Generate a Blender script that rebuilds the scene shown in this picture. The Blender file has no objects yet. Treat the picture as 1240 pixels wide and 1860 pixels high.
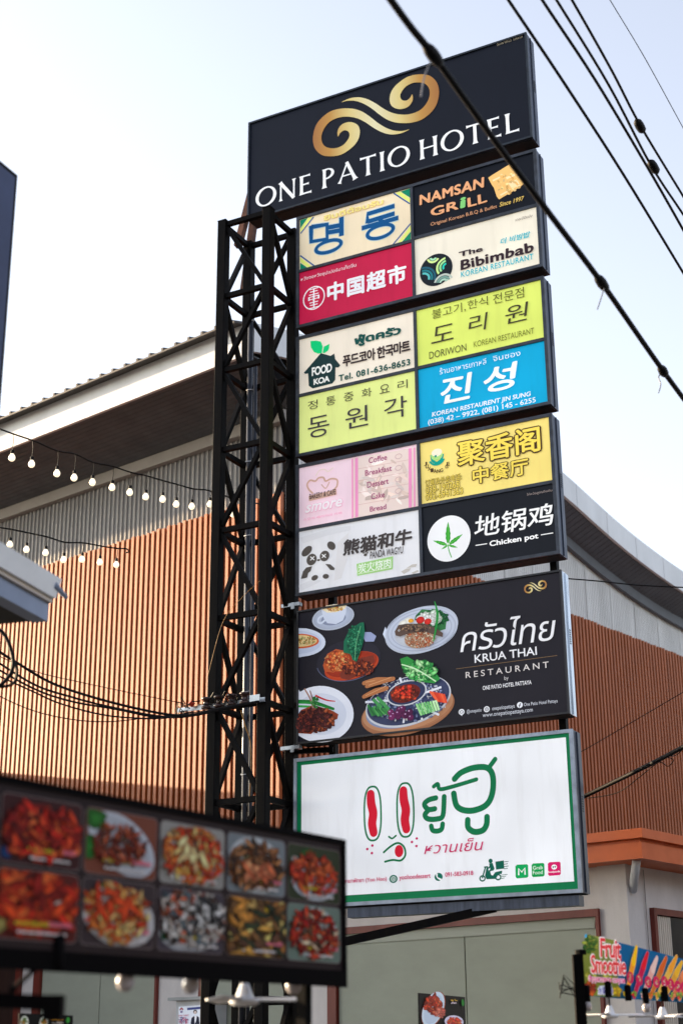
import bpy, bmesh, math, random
from mathutils import Vector, Matrix, noise
C = bpy.context.scene
COL = C.collection
random.seed(7)
R = math.radians

# ------------------------------------------------------------------ camera
F, CX, CY = 2750.0, 620.0, 930.0
up = Vector((-65, 7660, -2750)).normalized()
fw = Vector((0, 0, -1)); fh = (fw - up * fw.dot(up)).normalized()
xr = fh.cross(up)
RM = Matrix((xr, fh, up))                     # camera space -> world
EYE = Vector((0, 0, 1.6))
cd = bpy.data.cameras.new('camera'); cam = bpy.data.objects.new('camera', cd); COL.objects.link(cam)
cam.matrix_world = Matrix.Translation(EYE) @ RM.to_4x4()
cd.sensor_fit = 'VERTICAL'; cd.sensor_height = 36; cd.sensor_width = 24
cd.lens = F / 1860 * 36
cd.clip_start = 0.05; cd.clip_end = 3000
cd.dof.use_dof = True; cd.dof.focus_distance = 15.0; cd.dof.aperture_fstop = 1.75; cd.dof.aperture_blades = 0
C.camera = cam

# ------------------------------------------------------------------ light
SUN_AZ, SUN_EL = -62.0, 10.0
w = bpy.data.worlds.new('World'); C.world = w; w.use_nodes = True
nt = w.node_tree; bg = nt.nodes['Background']
sky = nt.nodes.new('ShaderNodeTexSky'); sky.sky_type = 'NISHITA'; sky.sun_disc = False
sky.sun_elevation = R(SUN_EL); sky.sun_rotation = R(SUN_AZ)
sky.air_density = 1.0; sky.dust_density = 2.0; sky.ozone_density = 1.5
hs = nt.nodes.new('ShaderNodeHueSaturation'); hs.inputs['Hue'].default_value = 0.515; hs.inputs['Saturation'].default_value = 0.48   # milky haze veil over the sky
nt.links.new(sky.outputs[0], hs.inputs['Color']); nt.links.new(hs.outputs[0], bg.inputs[0]); bg.inputs[1].default_value = 0.15
sl = bpy.data.lights.new('sun', 'SUN'); sl.energy = 5.0; sl.angle = R(0.5); sl.color = (1.0, 0.74, 0.46)
so = bpy.data.objects.new('sun', sl); COL.objects.link(so)
sd = Vector((math.sin(R(SUN_AZ)) * math.cos(R(SUN_EL)), math.cos(R(SUN_AZ)) * math.cos(R(SUN_EL)), math.sin(R(SUN_EL))))
so.rotation_euler = (-sd).to_track_quat('-Z', 'Y').to_euler(); so.location = sd * 60
C.view_settings.view_transform = 'Standard'; C.view_settings.look = 'None'
C.view_settings.exposure = 1.88; C.view_settings.gamma = 1
C.cycles.use_denoising = True
C.cycles.max_bounces = 6

# ------------------------------------------------------------------ geometry helpers
def ray(x, y):
    return (RM @ Vector((x - CX, CY - y, -F))).normalized()
def at(x, y, D):                               # point seen at a photo position, D metres away over the ground
    r = ray(x, y); return EYE + r * (D / math.hypot(r.x, r.y))
def dirv(az): return Vector((math.sin(R(az)), math.cos(R(az)), 0))

class Frame:                                   # upright frame: X runs along azimuth az, Y away from the street, Z up
    def __init__(s, P0, az):
        s.P = Vector((P0[0], P0[1], 0)); s.X = dirv(az); s.Y = dirv(az - 90); s.rz = R(90 - az)
    def loc(s, P): d = P - s.P; return Vector((d.dot(s.X), d.dot(s.Y), P.z))
    def wor(s, u, w_, v): return s.P + s.X * u + s.Y * w_ + Vector((0, 0, v))
    def hit(s, x, y, w_=0.0):                  # (u, v) where the sight line meets the sheet at depth w_
        r = ray(x, y); t = ((s.P + s.Y * w_) - EYE).dot(s.Y) / r.dot(s.Y); p = EYE + r * t
        return (p - s.P).dot(s.X), p.z

def lin(c):
    out = []
    for k in c[:3]:
        k = k / 255.0; out.append(k / 12.92 if k <= 0.04045 else ((k + 0.055) / 1.055) ** 2.4)
    return (out[0], out[1], out[2], 1)

class MB:
    def __init__(s): s.v = []; s.f = []; s.c = []; s.k = 0
    def add(s, vs, fs, col=None):
        n = len(s.v); s.v += [tuple(p) for p in vs]; s.f += [tuple(i + n for i in f) for f in fs]; s.c += [col] * len(fs)
    def box(s, x0, x1, y0, y1, z0, z1, col=None):
        s.add([(x, y, z) for z in (z0, z1) for y in (y0, y1) for x in (x0, x1)],
              [(0, 2, 3, 1), (4, 5, 7, 6), (0, 1, 5, 4), (2, 6, 7, 3), (0, 4, 6, 2), (1, 3, 7, 5)], col)
    def bar(s, p, q, w_, h, ref=(0, 0, 1), col=None):
        p = Vector(p); q = Vector(q); d = (q - p).normalized(); a = d.cross(Vector(ref))
        if a.length < 1e-4: a = d.cross(Vector((0, 1, 0)))
        a.normalize(); b = a.cross(d).normalized(); a = a * w_ / 2; b = b * h / 2
        vs = [e + i * a + j * b for e in (p, q) for i, j in ((-1, -1), (1, -1), (1, 1), (-1, 1))]
        s.add(vs, [(3, 2, 1, 0), (4, 5, 6, 7), (0, 1, 5, 4), (1, 2, 6, 5), (2, 3, 7, 6), (3, 0, 4, 7)], col)
    def tube(s, path, r, n=8, col=None, caps=True):
        path = [Vector(p) for p in path]; rings = []
        rr = r if isinstance(r, (list, tuple)) else [r] * len(path)
        prev = None
        for i, p in enumerate(path):
            d = (path[min(i + 1, len(path) - 1)] - path[max(i - 1, 0)]).normalized()
            a = (prev - d * prev.dot(d)) if prev is not None else d.cross(Vector((0, 0, 1)))
            if a.length < 1e-4: a = d.cross(Vector((0, 1, 0)))
            a.normalize(); prev = a; b = d.cross(a)
            rings.append([p + (a * math.cos(2 * math.pi * k / n) + b * math.sin(2 * math.pi * k / n)) * rr[i] for k in range(n)])
        vs = [q for g in rings for q in g]; fs = []
        for i in range(len(path) - 1):
            for k in range(n):
                fs.append((i * n + k, i * n + (k + 1) % n, (i + 1) * n + (k + 1) % n, (i + 1) * n + k))
        if caps: fs.append(tuple(range(n - 1, -1, -1))); fs.append(tuple((len(path) - 1) * n + k for k in range(n)))
        s.add(vs, fs, col)
    def lathe(s, prof, c, n=14, col=None):     # prof: (radius, z) pairs about a vertical axis at c
        vs = []; fs = []
        for r, z in prof:
            for k in range(n): vs.append((c[0] + r * math.cos(2 * math.pi * k / n), c[1] + r * math.sin(2 * math.pi * k / n), c[2] + z))
        for i in range(len(prof) - 1):
            for k in range(n): fs.append((i * n + k, i * n + (k + 1) % n, (i + 1) * n + (k + 1) % n, (i + 1) * n + k))
        fs.append(tuple(range(n - 1, -1, -1))); fs.append(tuple((len(prof) - 1) * n + k for k in range(n)))
        s.add(vs, fs, col)
    def flat(s, uvs, col, base=-0.004, step=0.00004):   # one printed shape on an upright sheet, a hair above the last
        y = base - s.k * step; s.k += 1
        a = sum(uvs[i][0] * uvs[(i + 1) % len(uvs)][1] - uvs[(i + 1) % len(uvs)][0] * uvs[i][1] for i in range(len(uvs)))
        if a < 0: uvs = uvs[::-1]
        s.add([(u, y, v) for u, v in uvs], [tuple(range(len(uvs)))], col)
    def fan(s, uvs, mid, edge, base=-0.004, step=0.00004):   # printed shape whose ink runs from a lighter middle to the rim
        y = base - s.k * step; s.k += 1; n = len(uvs)
        a = sum(uvs[i][0] * uvs[(i + 1) % n][1] - uvs[(i + 1) % n][0] * uvs[i][1] for i in range(n))
        if a < 0: uvs = uvs[::-1]
        cx = sum(u for u, v in uvs) / n; cz = sum(v for u, v in uvs) / n; k0 = len(s.v)
        s.v += [(u, y, v) for u, v in uvs] + [(cx, y, cz)]
        for i in range(n): s.f.append((k0 + i, k0 + (i + 1) % n, k0 + n)); s.c.append([edge, edge, mid])
    def strip(s, A, B, col, base=-0.004, step=0.00004):
        y = base - s.k * step; s.k += 1; n = len(A)
        vs = [(u, y, v) for u, v in A] + [(u, y, v) for u, v in B]
        fs = []
        for i in range(n - 1):
            q = (i, i + 1, n + i + 1, n + i)
            p = [vs[j] for j in q]
            ar = sum(p[i2][0] * p[(i2 + 1) % 4][2] - p[(i2 + 1) % 4][0] * p[i2][2] for i2 in range(4))
            fs.append(q if ar > 0 else q[::-1])
        s.add(vs, fs, col)
    def stroke(s, pts, w_, col, base=-0.004, step=0.00004, round_=True):
        P = [Vector((p[0], p[1])) for p in pts]; ww = w_ if isinstance(w_, (list, tuple)) else [w_] * len(P)
        A = []; B = []
        for i, p in enumerate(P):
            d = (P[min(i + 1, len(P) - 1)] - P[max(i - 1, 0)]).normalized(); nn = Vector((-d.y, d.x)) * ww[i] / 2
            A.append(p + nn); B.append(p - nn)
        k0 = s.k; s.strip([tuple(a) for a in A], [tuple(b) for b in B], col, base, step)
        if round_:
            for e, o, wi in ((P[0], P[1], ww[0]), (P[-1], P[-2], ww[-1])):
                d = (e - o).normalized(); nn = Vector((-d.y, d.x))
                s.k = k0
                s.flat([tuple(e + (nn * math.cos(t) + d * math.sin(t)) * wi / 2) for t in [math.pi * i / 8 for i in range(9)]], col, base, step)
            s.k = k0 + 1
    def build(s, name, mat, parent=None, org=(0, 0, 0), smooth=False):
        m = bpy.data.meshes.new(name)
        o = Vector(org)
        m.from_pydata([tuple(Vector(p) - o) for p in s.v], [], s.f)
        if any(c is not None for c in s.c):
            at_ = m.color_attributes.new('Col', 'FLOAT_COLOR', 'CORNER')
            li = 0
            for fi, f in enumerate(m.polygons):
                cc = s.c[fi]
                if isinstance(cc, list):
                    for q in cc: at_.data[li].color = lin(q); li += 1
                    continue
                c = lin(cc) if cc is not None else (0.5, 0.5, 0.5, 1)
                for _ in range(f.loop_total): at_.data[li].color = c; li += 1
        if mat: m.materials.append(mat)
        if smooth:
            for p in m.polygons: p.use_smooth = True
        m.update()
        ob = bpy.data.objects.new(name, m); COL.objects.link(ob)
        if parent: ob.parent = parent
        return ob

def tag(o, label=None, cat=None, group=None, kind=None):
    if label: o['label'] = label
    if cat: o['category'] = cat
    if group: o['group'] = group
    if kind: o['kind'] = kind
    return o
def thing(name, label, cat, frame=None, org=(0, 0, 0), group=None):
    o = bpy.data.objects.new(name, None); COL.objects.link(o); o.empty_display_size = 0.2
    if frame: o.location = frame.wor(*org); o.rotation_euler = (0, 0, frame.rz)
    else: o.location = org
    o['label'] = label; o['category'] = cat
    if group: o['group'] = group
    return o

# ------------------------------------------------------------------ materials
MATS = {}
def mat(name, col, rough=0.6, metal=0.0, var=0.0, scale=6.0, stretch=(1, 1, 1), bump=0.0, spec=0.5, col2=None, bscale=None):
    if name in MATS: return MATS[name]
    m = bpy.data.materials.new(name); m.use_nodes = True; n = m.node_tree; b = n.nodes['Principled BSDF']
    b.inputs['Base Color'].default_value = lin(col); b.inputs['Roughness'].default_value = rough
    b.inputs['Metallic'].default_value = metal; b.inputs['Specular IOR Level'].default_value = spec
    if var or bump:
        tc = n.nodes.new('ShaderNodeTexCoord'); mp = n.nodes.new('ShaderNodeMapping'); mp.inputs['Scale'].default_value = stretch
        n.links.new(tc.outputs['Object'], mp.inputs[0])
        t = n.nodes.new('ShaderNodeTexNoise'); t.inputs['Scale'].default_value = scale; t.inputs['Detail'].default_value = 7; t.inputs['Roughness'].default_value = 0.65
        n.links.new(mp.outputs[0], t.inputs['Vector'])
        if var:
            r = n.nodes.new('ShaderNodeValToRGB'); c = lin(col); c2 = lin(col2) if col2 else tuple(k * (1 - var) for k in c[:3]) + (1,)
            r.color_ramp.elements[0].position = 0.32; r.color_ramp.elements[1].position = 0.68
            r.color_ramp.elements[0].color = c2
            r.color_ramp.elements[1].color = c if col2 else tuple(min(1, k * (1 + var * 0.5)) for k in c[:3]) + (1,)
            n.links.new(t.outputs['Fac'], r.inputs[0]); n.links.new(r.outputs[0], b.inputs['Base Color'])
            mr = n.nodes.new('ShaderNodeMapRange'); mr.inputs['To Min'].default_value = min(1, rough + 0.12); mr.inputs['To Max'].default_value = max(0.05, rough - 0.1)
            n.links.new(t.outputs['Fac'], mr.inputs['Value']); n.links.new(mr.outputs[0], b.inputs['Roughness'])
        if bump:
            t2 = t
            if bscale:
                t2 = n.nodes.new('ShaderNodeTexNoise'); t2.inputs['Scale'].default_value = bscale; t2.inputs['Detail'].default_value = 5
                n.links.new(tc.outputs['Object'], t2.inputs['Vector'])
            bp = n.nodes.new('ShaderNodeBump'); bp.inputs['Strength'].default_value = bump; bp.inputs['Distance'].default_value = 0.01
            n.links.new(t2.outputs['Fac'], bp.inputs['Height']); n.links.new(bp.outputs[0], b.inputs['Normal'])
    MATS[name] = m; return m

def print_mat(name, rough, dirt, grime=(120, 95, 70), glow=0.0):   # printed vinyl: colours from the print, weathered by faint rain streaks
    m = bpy.data.materials.new(name); m.use_nodes = True; n = m.node_tree; b = n.nodes['Principled BSDF']
    a = n.nodes.new('ShaderNodeAttribute'); a.attribute_name = 'Col'
    b.inputs['Roughness'].default_value = rough; b.inputs['Specular IOR Level'].default_value = 0.15
    tc = n.nodes.new('ShaderNodeTexCoord'); mp = n.nodes.new('ShaderNodeMapping'); mp.inputs['Scale'].default_value = (9, 9, 1.1)
    n.links.new(tc.outputs['Object'], mp.inputs[0])
    t = n.nodes.new('ShaderNodeTexNoise'); t.inputs['Scale'].default_value = 1.0; t.inputs['Detail'].default_value = 8; t.inputs['Roughness'].default_value = 0.62
    n.links.new(mp.outputs[0], t.inputs['Vector'])
    r = n.nodes.new('ShaderNodeMapRange'); r.inputs['From Min'].default_value = 0.5; r.inputs['From Max'].default_value = 0.85
    r.inputs['To Max'].default_value = dirt; n.links.new(t.outputs['Fac'], r.inputs['Value'])
    mx = n.nodes.new('ShaderNodeMix'); mx.data_type = 'RGBA'; mx.blend_type = 'MULTIPLY'; mx.inputs['B'].default_value = lin(grime)
    n.links.new(r.outputs[0], mx.inputs['Factor']); n.links.new(a.outputs['Color'], mx.inputs['A'])
    n.links.new(mx.outputs['Result'], b.inputs['Base Color'])
    if glow:
        n.links.new(mx.outputs['Result'], b.inputs['Emission Color'])
        t3 = n.nodes.new('ShaderNodeTexNoise'); t3.inputs['Scale'].default_value = 1.6; t3.inputs['Detail'].default_value = 1; n.links.new(tc.outputs['Object'], t3.inputs['Vector'])
        m3 = n.nodes.new('ShaderNodeMapRange'); m3.inputs['From Min'].default_value = 0.3; m3.inputs['From Max'].default_value = 0.7; m3.inputs['To Min'].default_value = glow * 0.75; m3.inputs['To Max'].default_value = glow * 1.25
        n.links.new(t3.outputs['Fac'], m3.inputs['Value']); n.links.new(m3.outputs[0], b.inputs['Emission Strength'])
        bp = n.nodes.new('ShaderNodeBump'); bp.inputs['Strength'].default_value = 0.1; bp.inputs['Distance'].default_value = 0.01; n.links.new(t3.outputs['Fac'], bp.inputs['Height']); n.links.new(bp.outputs[0], b.inputs['Normal'])
    return m
GLOW = 0.085            # sign faces are lit from inside, weakly against the daylight
VINYL = print_mat('printed_vinyl', 0.42, 0.2, (170, 164, 156), glow=GLOW)
INK = print_mat('printed_ink', 0.45, 0.0, glow=GLOW)
PAPER = print_mat('printed_paper', 0.5, 0.1)
INK2 = print_mat('paper_ink', 0.5, 0.0)

M_case = mat('galvanised_case', (72, 79, 95), 0.42, 0.55, 0.45, 3.0, (6, 6, 0.7), 0.1)
M_frame = mat('weathered_frame', (52, 58, 70), 0.45, 0.3, 0.5, 9, (1, 1, 1), 0.2)
M_black = mat('black_steel', (20, 17, 15), 0.5, 0.0, 0.35, 5, (3, 3, 0.8), 0.08, 0.04, (10, 11, 14))
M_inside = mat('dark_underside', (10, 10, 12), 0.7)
M_rust = mat('rusty_steel', (96, 52, 30), 0.7, 0.0, 0.5, 8, bump=0.2)
M_silver = mat('silver_metal', (190, 195, 200), 0.3, 0.8, 0.3, 5, bump=0.15)
M_slat = mat('wood_slat', (164, 86, 38), 0.55, 0.0, 0.3, 2.2, (9, 9, 0.35), 0.0)
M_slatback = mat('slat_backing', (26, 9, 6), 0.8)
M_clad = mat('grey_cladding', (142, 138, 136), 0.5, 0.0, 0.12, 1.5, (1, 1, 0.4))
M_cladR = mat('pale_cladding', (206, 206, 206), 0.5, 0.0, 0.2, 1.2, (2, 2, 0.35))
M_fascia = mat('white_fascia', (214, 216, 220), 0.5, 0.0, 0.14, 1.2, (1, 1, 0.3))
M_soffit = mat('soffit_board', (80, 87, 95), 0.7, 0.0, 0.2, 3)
M_roof = mat('roof_sheet', (58, 52, 50), 0.6, 0.0, 0.2, 4)
M_trim = mat('grey_trim', (150, 144, 140), 0.6, 0.0, 0.1, 3)
M_plaster = mat('white_plaster', (214, 208, 204), 0.8, 0.0, 0.12, 2.5, (1, 1, 0.5), 0.25, bscale=40)
M_blind = mat('sage_blind', (158, 162, 146), 0.75, 0.0, 0.08, 3, (0.5, 0.5, 1))
M_brown = mat('brown_frame', (112, 40, 26), 0.5, 0.0, 0.25, 5, (1, 1, 0.3))
M_orange = mat('orange_ledge', (206, 92, 28), 0.45, 0.0, 0.12, 3)
M_glass = mat('dark_glass', (26, 28, 30), 0.06, 0.0, spec=0.8)
M_curtain = mat('curtain', (214, 204, 190), 0.8, 0.0, 0.15, 6, (6, 6, 0.4))
M_cable = mat('black_cable', (12, 11, 14), 0.6, 0.0, spec=0.12)
M_bulb = mat('opal_bulb', (168, 162, 164), 0.25, spec=0.6)
M_lit = mat('lit_bulb', (246, 236, 214), 0.3); M_lit.node_tree.nodes['Principled BSDF'].inputs['Emission Color'].default_value = lin((255, 236, 200)); M_lit.node_tree.nodes['Principled BSDF'].inputs['Emission Strength'].default_value = 0.3
M_white = mat('white_plastic', (226, 228, 232), 0.35, 0.0, 0.06, 4)
M_canopy = mat('canopy_sheet', (238, 242, 246), 0.4, 0.0, 0.08, 3)
M_gutter = mat('blue_grey_gutter', (122, 136, 164), 0.4, 0.0, 0.1, 3)
M_asphalt = mat('asphalt', (58, 58, 60), 0.85, 0.0, 0.25, 8, bump=0.2)
M_blockwall = mat('painted_render', (84, 84, 86), 0.8, 0.0, 0.12, 1.5)

# ------------------------------------------------------------------ ground
g = MB(); g.add([(-900, -900, 0), (900, -900, 0), (900, 900, 0), (-900, 900, 0)], [(0, 1, 2, 3)])
tag(g.build('road', M_asphalt), kind='structure')
p = MB(); p.box(-30, 40, 14.2, 60, 0.0, 0.12)
tag(p.build('pavement', mat('concrete', (96, 94, 92), 0.85, 0, 0.15, 5)), kind='structure')

# ------------------------------------------------------------------ the hall behind
CO = at(520, 900, 20.0)
B = Frame(CO, 130)                 # X: towards the street end of the front wall, Y: back along the side wall
bo = thing('hall_building', 'large hall with curved white eaves and orange wooden slat walls behind the sign tower', 'building', B, (0, 0, 0))
AL = 13.0                          # front wall runs 13 m away to the left
BR = 15.0
ZS0 = 3.95
mb = MB()                          # main walls behind the slats
mb.box(-AL, -0.02, 0.0, BR, 3.7, 10.2); mb.build('wall', M_slatback, bo)
# corrugated cladding above the slats, front and side
def corrugate(m, x0, x1, z0f, z1f, pitch, depth, place, duty=0.45):
    n = int((x1 - x0) / pitch)
    xs = []
    for i in range(n):
        a = x0 + i * pitch
        xs += [(a, 0), (a + pitch * duty, 0), (a + pitch * (duty + 0.12), depth), (a + pitch * 0.88, depth)]
    xs.append((x0 + n * pitch, 0))
    for i in range(len(xs) - 1):
        (a, da), (b, db) = xs[i], xs[i + 1]
        m.add([place(a, da, z0f(a)), place(b, db, z0f(b)), place(b, db, z1f(b)), place(a, da, z1f(a))], [(0, 1, 2, 3)])
def arch(y):                       # height of the roof edge along the side wall
    pts = [(-2.2, 10.74), (-1.6, 10.93), (-0.9, 11.10), (0.5, 11.34), (2.5, 11.48), (4.5, 11.40), (5.6, 11.26), (6.58, 11.07), (7.29, 10.89), (7.85, 10.74), (8.43, 10.61), (9.0, 10.50), (9.57, 10.41), (10.15, 10.325), (10.67, 10.265), (12, 10.17), (16, 10.0)]
    for (a, za), (b, zb) in zip(pts, pts[1:]):
        if y <= b:
            t = (y - a) / (b - a); return za + (zb - za) * t
    return pts[-1][1]
def sarch(y):                      # smoothed
    return sum(arch(y + d) for d in (-0.4, -0.2, 0, 0.2, 0.4)) / 5
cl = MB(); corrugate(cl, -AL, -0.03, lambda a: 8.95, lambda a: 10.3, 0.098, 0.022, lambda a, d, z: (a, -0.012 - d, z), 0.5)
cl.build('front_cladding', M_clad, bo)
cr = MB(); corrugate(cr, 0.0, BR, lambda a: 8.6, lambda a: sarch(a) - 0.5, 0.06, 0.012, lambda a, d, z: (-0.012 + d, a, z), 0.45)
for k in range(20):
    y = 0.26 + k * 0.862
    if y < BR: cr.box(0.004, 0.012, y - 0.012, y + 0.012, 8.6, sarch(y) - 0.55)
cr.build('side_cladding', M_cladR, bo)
tr = MB()
tr.box(-AL, 0.06, -0.14, -0.035, 10.12, 10.30); tr.build('wall_trim', M_trim, bo); tr = MB()
ys = [i * 0.5 for i in range(0, 31)]
for a, b in zip(ys, ys[1:]):
    za, zb = sarch(a) - 0.64, sarch(b) - 0.64
    tr.add([(0.02, a, za - .14), (0.02, b, zb - .14), (0.10, b, zb - .14), (0.10, a, za - .14), (0.02, a, za + .05), (0.02, b, zb + .05), (0.10, b, zb + .05), (0.10, a, za + .05)],
           [(0, 1, 2, 3), (7, 6, 5, 4), (3, 2, 6, 7), (0, 4, 5, 1)])
tr.build('wall_trim', mat('dark_trim', (92, 96, 104), 0.6, 0, 0.1, 3), bo)
# slat screens
sc = MB(); PIT = 0.112
for i in range(int(AL / PIT)):
    x = -0.03 - i * PIT; dz = random.uniform(-.012, .012)
    sec = ((x - .068, -.022), (x - .068, -.070), (x - .055, -.085), (x, -.085), (x, -.022))
    sc.add([(a_, b_, z_) for z_ in (ZS0, 9.08 + dz) for a_, b_ in sec], [(4, 3, 2, 1, 0), (5, 6, 7, 8, 9)] + [(j, (j + 1) % 5, 5 + (j + 1) % 5, 5 + j) for j in range(5)])
for z in (4.6, 6.2, 7.8, 8.8): sc.box(-AL, -0.05, -0.021, -0.002, z, z + 0.06)
sc.build('front_slat_screen', M_slat, bo)
ss = MB()
for i in range(int(BR / PIT)):
    y = 0.04 + i * PIT
    ss.box(0.024, 0.105, y, y + 0.052, ZS0, 8.84 + random.uniform(-.01, .01))
ss.build('side_slat_screen', M_slat, bo)
sk = MB(); sk.box(-0.019, 0.02, 0.0, BR, 3.7, 8.78); sk.build('side_screen_backing', M_slatback, bo)
# roof: arched sheet run along the front, fascias, soffits
OL, OR = 1.5, 0.6
ys = [-OL - 0.2 + i * (BR + OL) / 40 for i in range(41)]
rf = MB()
def arch_strip(m, x0, x1, dz0, dz1, yy):
    vs = []; 
    for y in yy:
        z = sarch(y); vs += [(x0, y, z + dz0), (x1, y, z + dz0), (x1, y, z + dz1), (x0, y, z + dz1)]
    fs = []
    for i in range(len(yy) - 1):
        a = i * 4; b = a + 4
        for j in range(4): fs.append((a + j, a + (j + 1) % 4, b + (j + 1) % 4, b + j)[::-1])
    fs.append((0, 1, 2, 3)); e = (len(yy) - 1) * 4; fs.append((e + 3, e + 2, e + 1, e)); m.add(vs, fs)
arch_strip(rf, -AL, OR - 0.02, 0.004, 0.03, ys)
n = int(AL / 0.26)
for i in range(n):
    x = OR - 0.1 - i * 0.26
    arch_strip(rf, x - 0.04, x, 0.031, 0.075, ys[:30])
rf.build('roof', M_roof, bo)
fa = MB()
fa.box(-AL, OR - 0.062, -OL, -OL + 0.05, 10.48, sarch(-OL) - 0.002)
fa.build('front_fascia', M_fascia, bo)
fb = MB(); yy = [-OL + i * (BR + OL) / 48 for i in range(49)]
arch_strip(fb, OR - 0.06, OR, -0.40, 0.03, yy)
y = -1.1
while y < BR:
    z = sarch(y); fb.box(OR, OR + 0.006, y - 0.012, y + 0.012, z - 0.40, z + 0.025); y += 1.0
fb.build('side_fascia', M_fascia, bo)
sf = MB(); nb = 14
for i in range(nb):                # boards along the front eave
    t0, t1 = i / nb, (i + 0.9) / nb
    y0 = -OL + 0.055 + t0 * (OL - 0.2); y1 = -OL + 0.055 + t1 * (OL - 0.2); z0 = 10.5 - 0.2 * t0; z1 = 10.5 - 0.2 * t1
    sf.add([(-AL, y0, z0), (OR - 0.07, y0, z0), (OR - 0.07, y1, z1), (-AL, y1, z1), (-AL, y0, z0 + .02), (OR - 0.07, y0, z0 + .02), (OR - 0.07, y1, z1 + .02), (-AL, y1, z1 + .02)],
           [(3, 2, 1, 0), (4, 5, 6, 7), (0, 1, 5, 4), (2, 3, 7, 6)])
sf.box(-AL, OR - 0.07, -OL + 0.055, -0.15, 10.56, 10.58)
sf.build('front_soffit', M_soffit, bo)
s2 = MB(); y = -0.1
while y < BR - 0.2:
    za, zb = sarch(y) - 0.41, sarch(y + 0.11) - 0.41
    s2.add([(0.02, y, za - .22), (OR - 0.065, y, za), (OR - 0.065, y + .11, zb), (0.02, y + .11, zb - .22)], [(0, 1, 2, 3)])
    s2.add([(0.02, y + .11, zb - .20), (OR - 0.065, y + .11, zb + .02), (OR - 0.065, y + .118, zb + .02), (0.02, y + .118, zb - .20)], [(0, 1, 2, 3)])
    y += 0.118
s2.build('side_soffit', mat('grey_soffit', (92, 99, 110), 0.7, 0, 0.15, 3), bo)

# ground floor wing: runs on to the right as a flat-roofed annex
an = thing('annex_wing', 'white plastered ground floor wing with brown window frames and an orange ledge', 'building', B, (0, 0, 0))
XC = 4.98
w1 = MB(); w1.box(-AL, XC, 0.001, 9.0, 0.0, 3.66)
w1.box(4.66, XC + 0.03, -0.05, 0.0, 0.0, 3.6)                         # corner pier
w1.box(-2.28, -1.35, -0.04, 0.0, 0.0, 3.6); w1.box(0.34, 0.76, -0.05, 0.0, 0.0, 3.6)
w1.build('wall', M_plaster, an)
ld = MB()                                                             # two-step orange ledge
for (o, z0, z1) in ((0.36, 3.53, 3.70), (0.40, 3.74, 3.84), (0.33, 3.70, 3.74)):
    ld.box(-AL, XC + o + 0.06, -o, 9.0, z0, z1)
ld.build('ledge', M_orange, an)
for (x0, x1, top, seams) in ((-4.70, -2.28, 3.02, (-3.43,)), (-1.30, 0.30, 3.02, (-0.3,)), (0.93, 4.62, 3.02, (2.84,))):
    f = MB(); f.box(x0 - 0.10, x1 + 0.04, -0.09, -0.002, top - 0.02, top + 0.06)
    f.box(x0 - 0.14, x0, -0.09, -0.002, 0, top - 0.022); f.box(x1, x1 + 0.04, -0.09, -0.002, 0, top - 0.022)
    win = f.build('window_frame', M_brown, an)
    bl = MB()
    xs = [x0] + list(seams) + [x1]
    for a, b in zip(xs, xs[1:]): bl.box(a + 0.008, b - 0.008, -0.04, -0.004, 0.2, top - 0.14)
    bl.build('blind', M_blind, win)
    lv = MB()
    nsl = int((x1 - x0) / 0.13)
    for i in range(nsl):
        a = x0 + (i + 0.1) * 0.13
        lv.add([(a, -0.055, top - 0.138), (a + .127, -0.05, top - 0.138), (a + .147, -0.05, top - 0.022), (a + .02, -0.055, top - 0.022)], [(0, 1, 2, 3)])
    lv.build('louver', mat('louver', (164, 167, 152), 0.6), win)
# door at the far left, with its dark leaf
d = MB(); d.box(-6.6, -5.30, -0.03, -0.002, 0, 2.95); dl = d.build('door', mat('dark_door', (52, 28, 20), 0.5, 0, 0.3, 6, (4, 4, 0.4)), an)
d = MB(); d.box(-5.30, -5.20, -0.06, -0.002, 0, 3.05); d.box(-6.7, -5.3, -0.06, -0.031, 2.95, 3.05); d.build('door_frame', M_brown, dl)
# side window with curtain
sw = MB(); y0, y1, z1 = 0.52, 2.4, 3.03
sw.box(XC + .002, XC + .06, y0 - 0.06, y0, 0.9, z1); sw.box(XC + .002, XC + .06, y0 - 0.06, y1, z1, z1 + 0.07)
sw.box(XC + .002, XC + .06, y0 - 0.06, y1, 0.83, 0.9); sw.box(XC + .002, XC + .06, y1, y1 + .06, 0.83, z1 + .07)
sidewin = sw.build('window_frame', M_brown, an)
q = MB(); q.box(XC + .003, XC + .010, y0, y1, 0.9, z1); q.build('pane', M_glass, sidewin)
q = MB(); corrugate(q, 0.0, 0.32, lambda a: 0.9, lambda a: z1 - .01, 0.045, 0.02, lambda a, dd, z: (XC + 0.012 + dd, y0 + 0.03 + a, z), 0.3); q.build('curtain', M_curtain, sidewin)
q = MB(); q.tube([(XC + 0.27, -0.22, 3.54), (XC + 0.25, -0.20, 3.50), (XC + 0.03, 0.08, 3.26)], 0.048, 12); q.build('drain_pipe', M_white, an, smooth=True)
q = MB(); q.tube([(XC + 0.02, 0.36, 0.1), (XC + 0.02, 0.36, 3.5)], 0.006, 6); q.build('wall_cable', M_trim, an)

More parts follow.
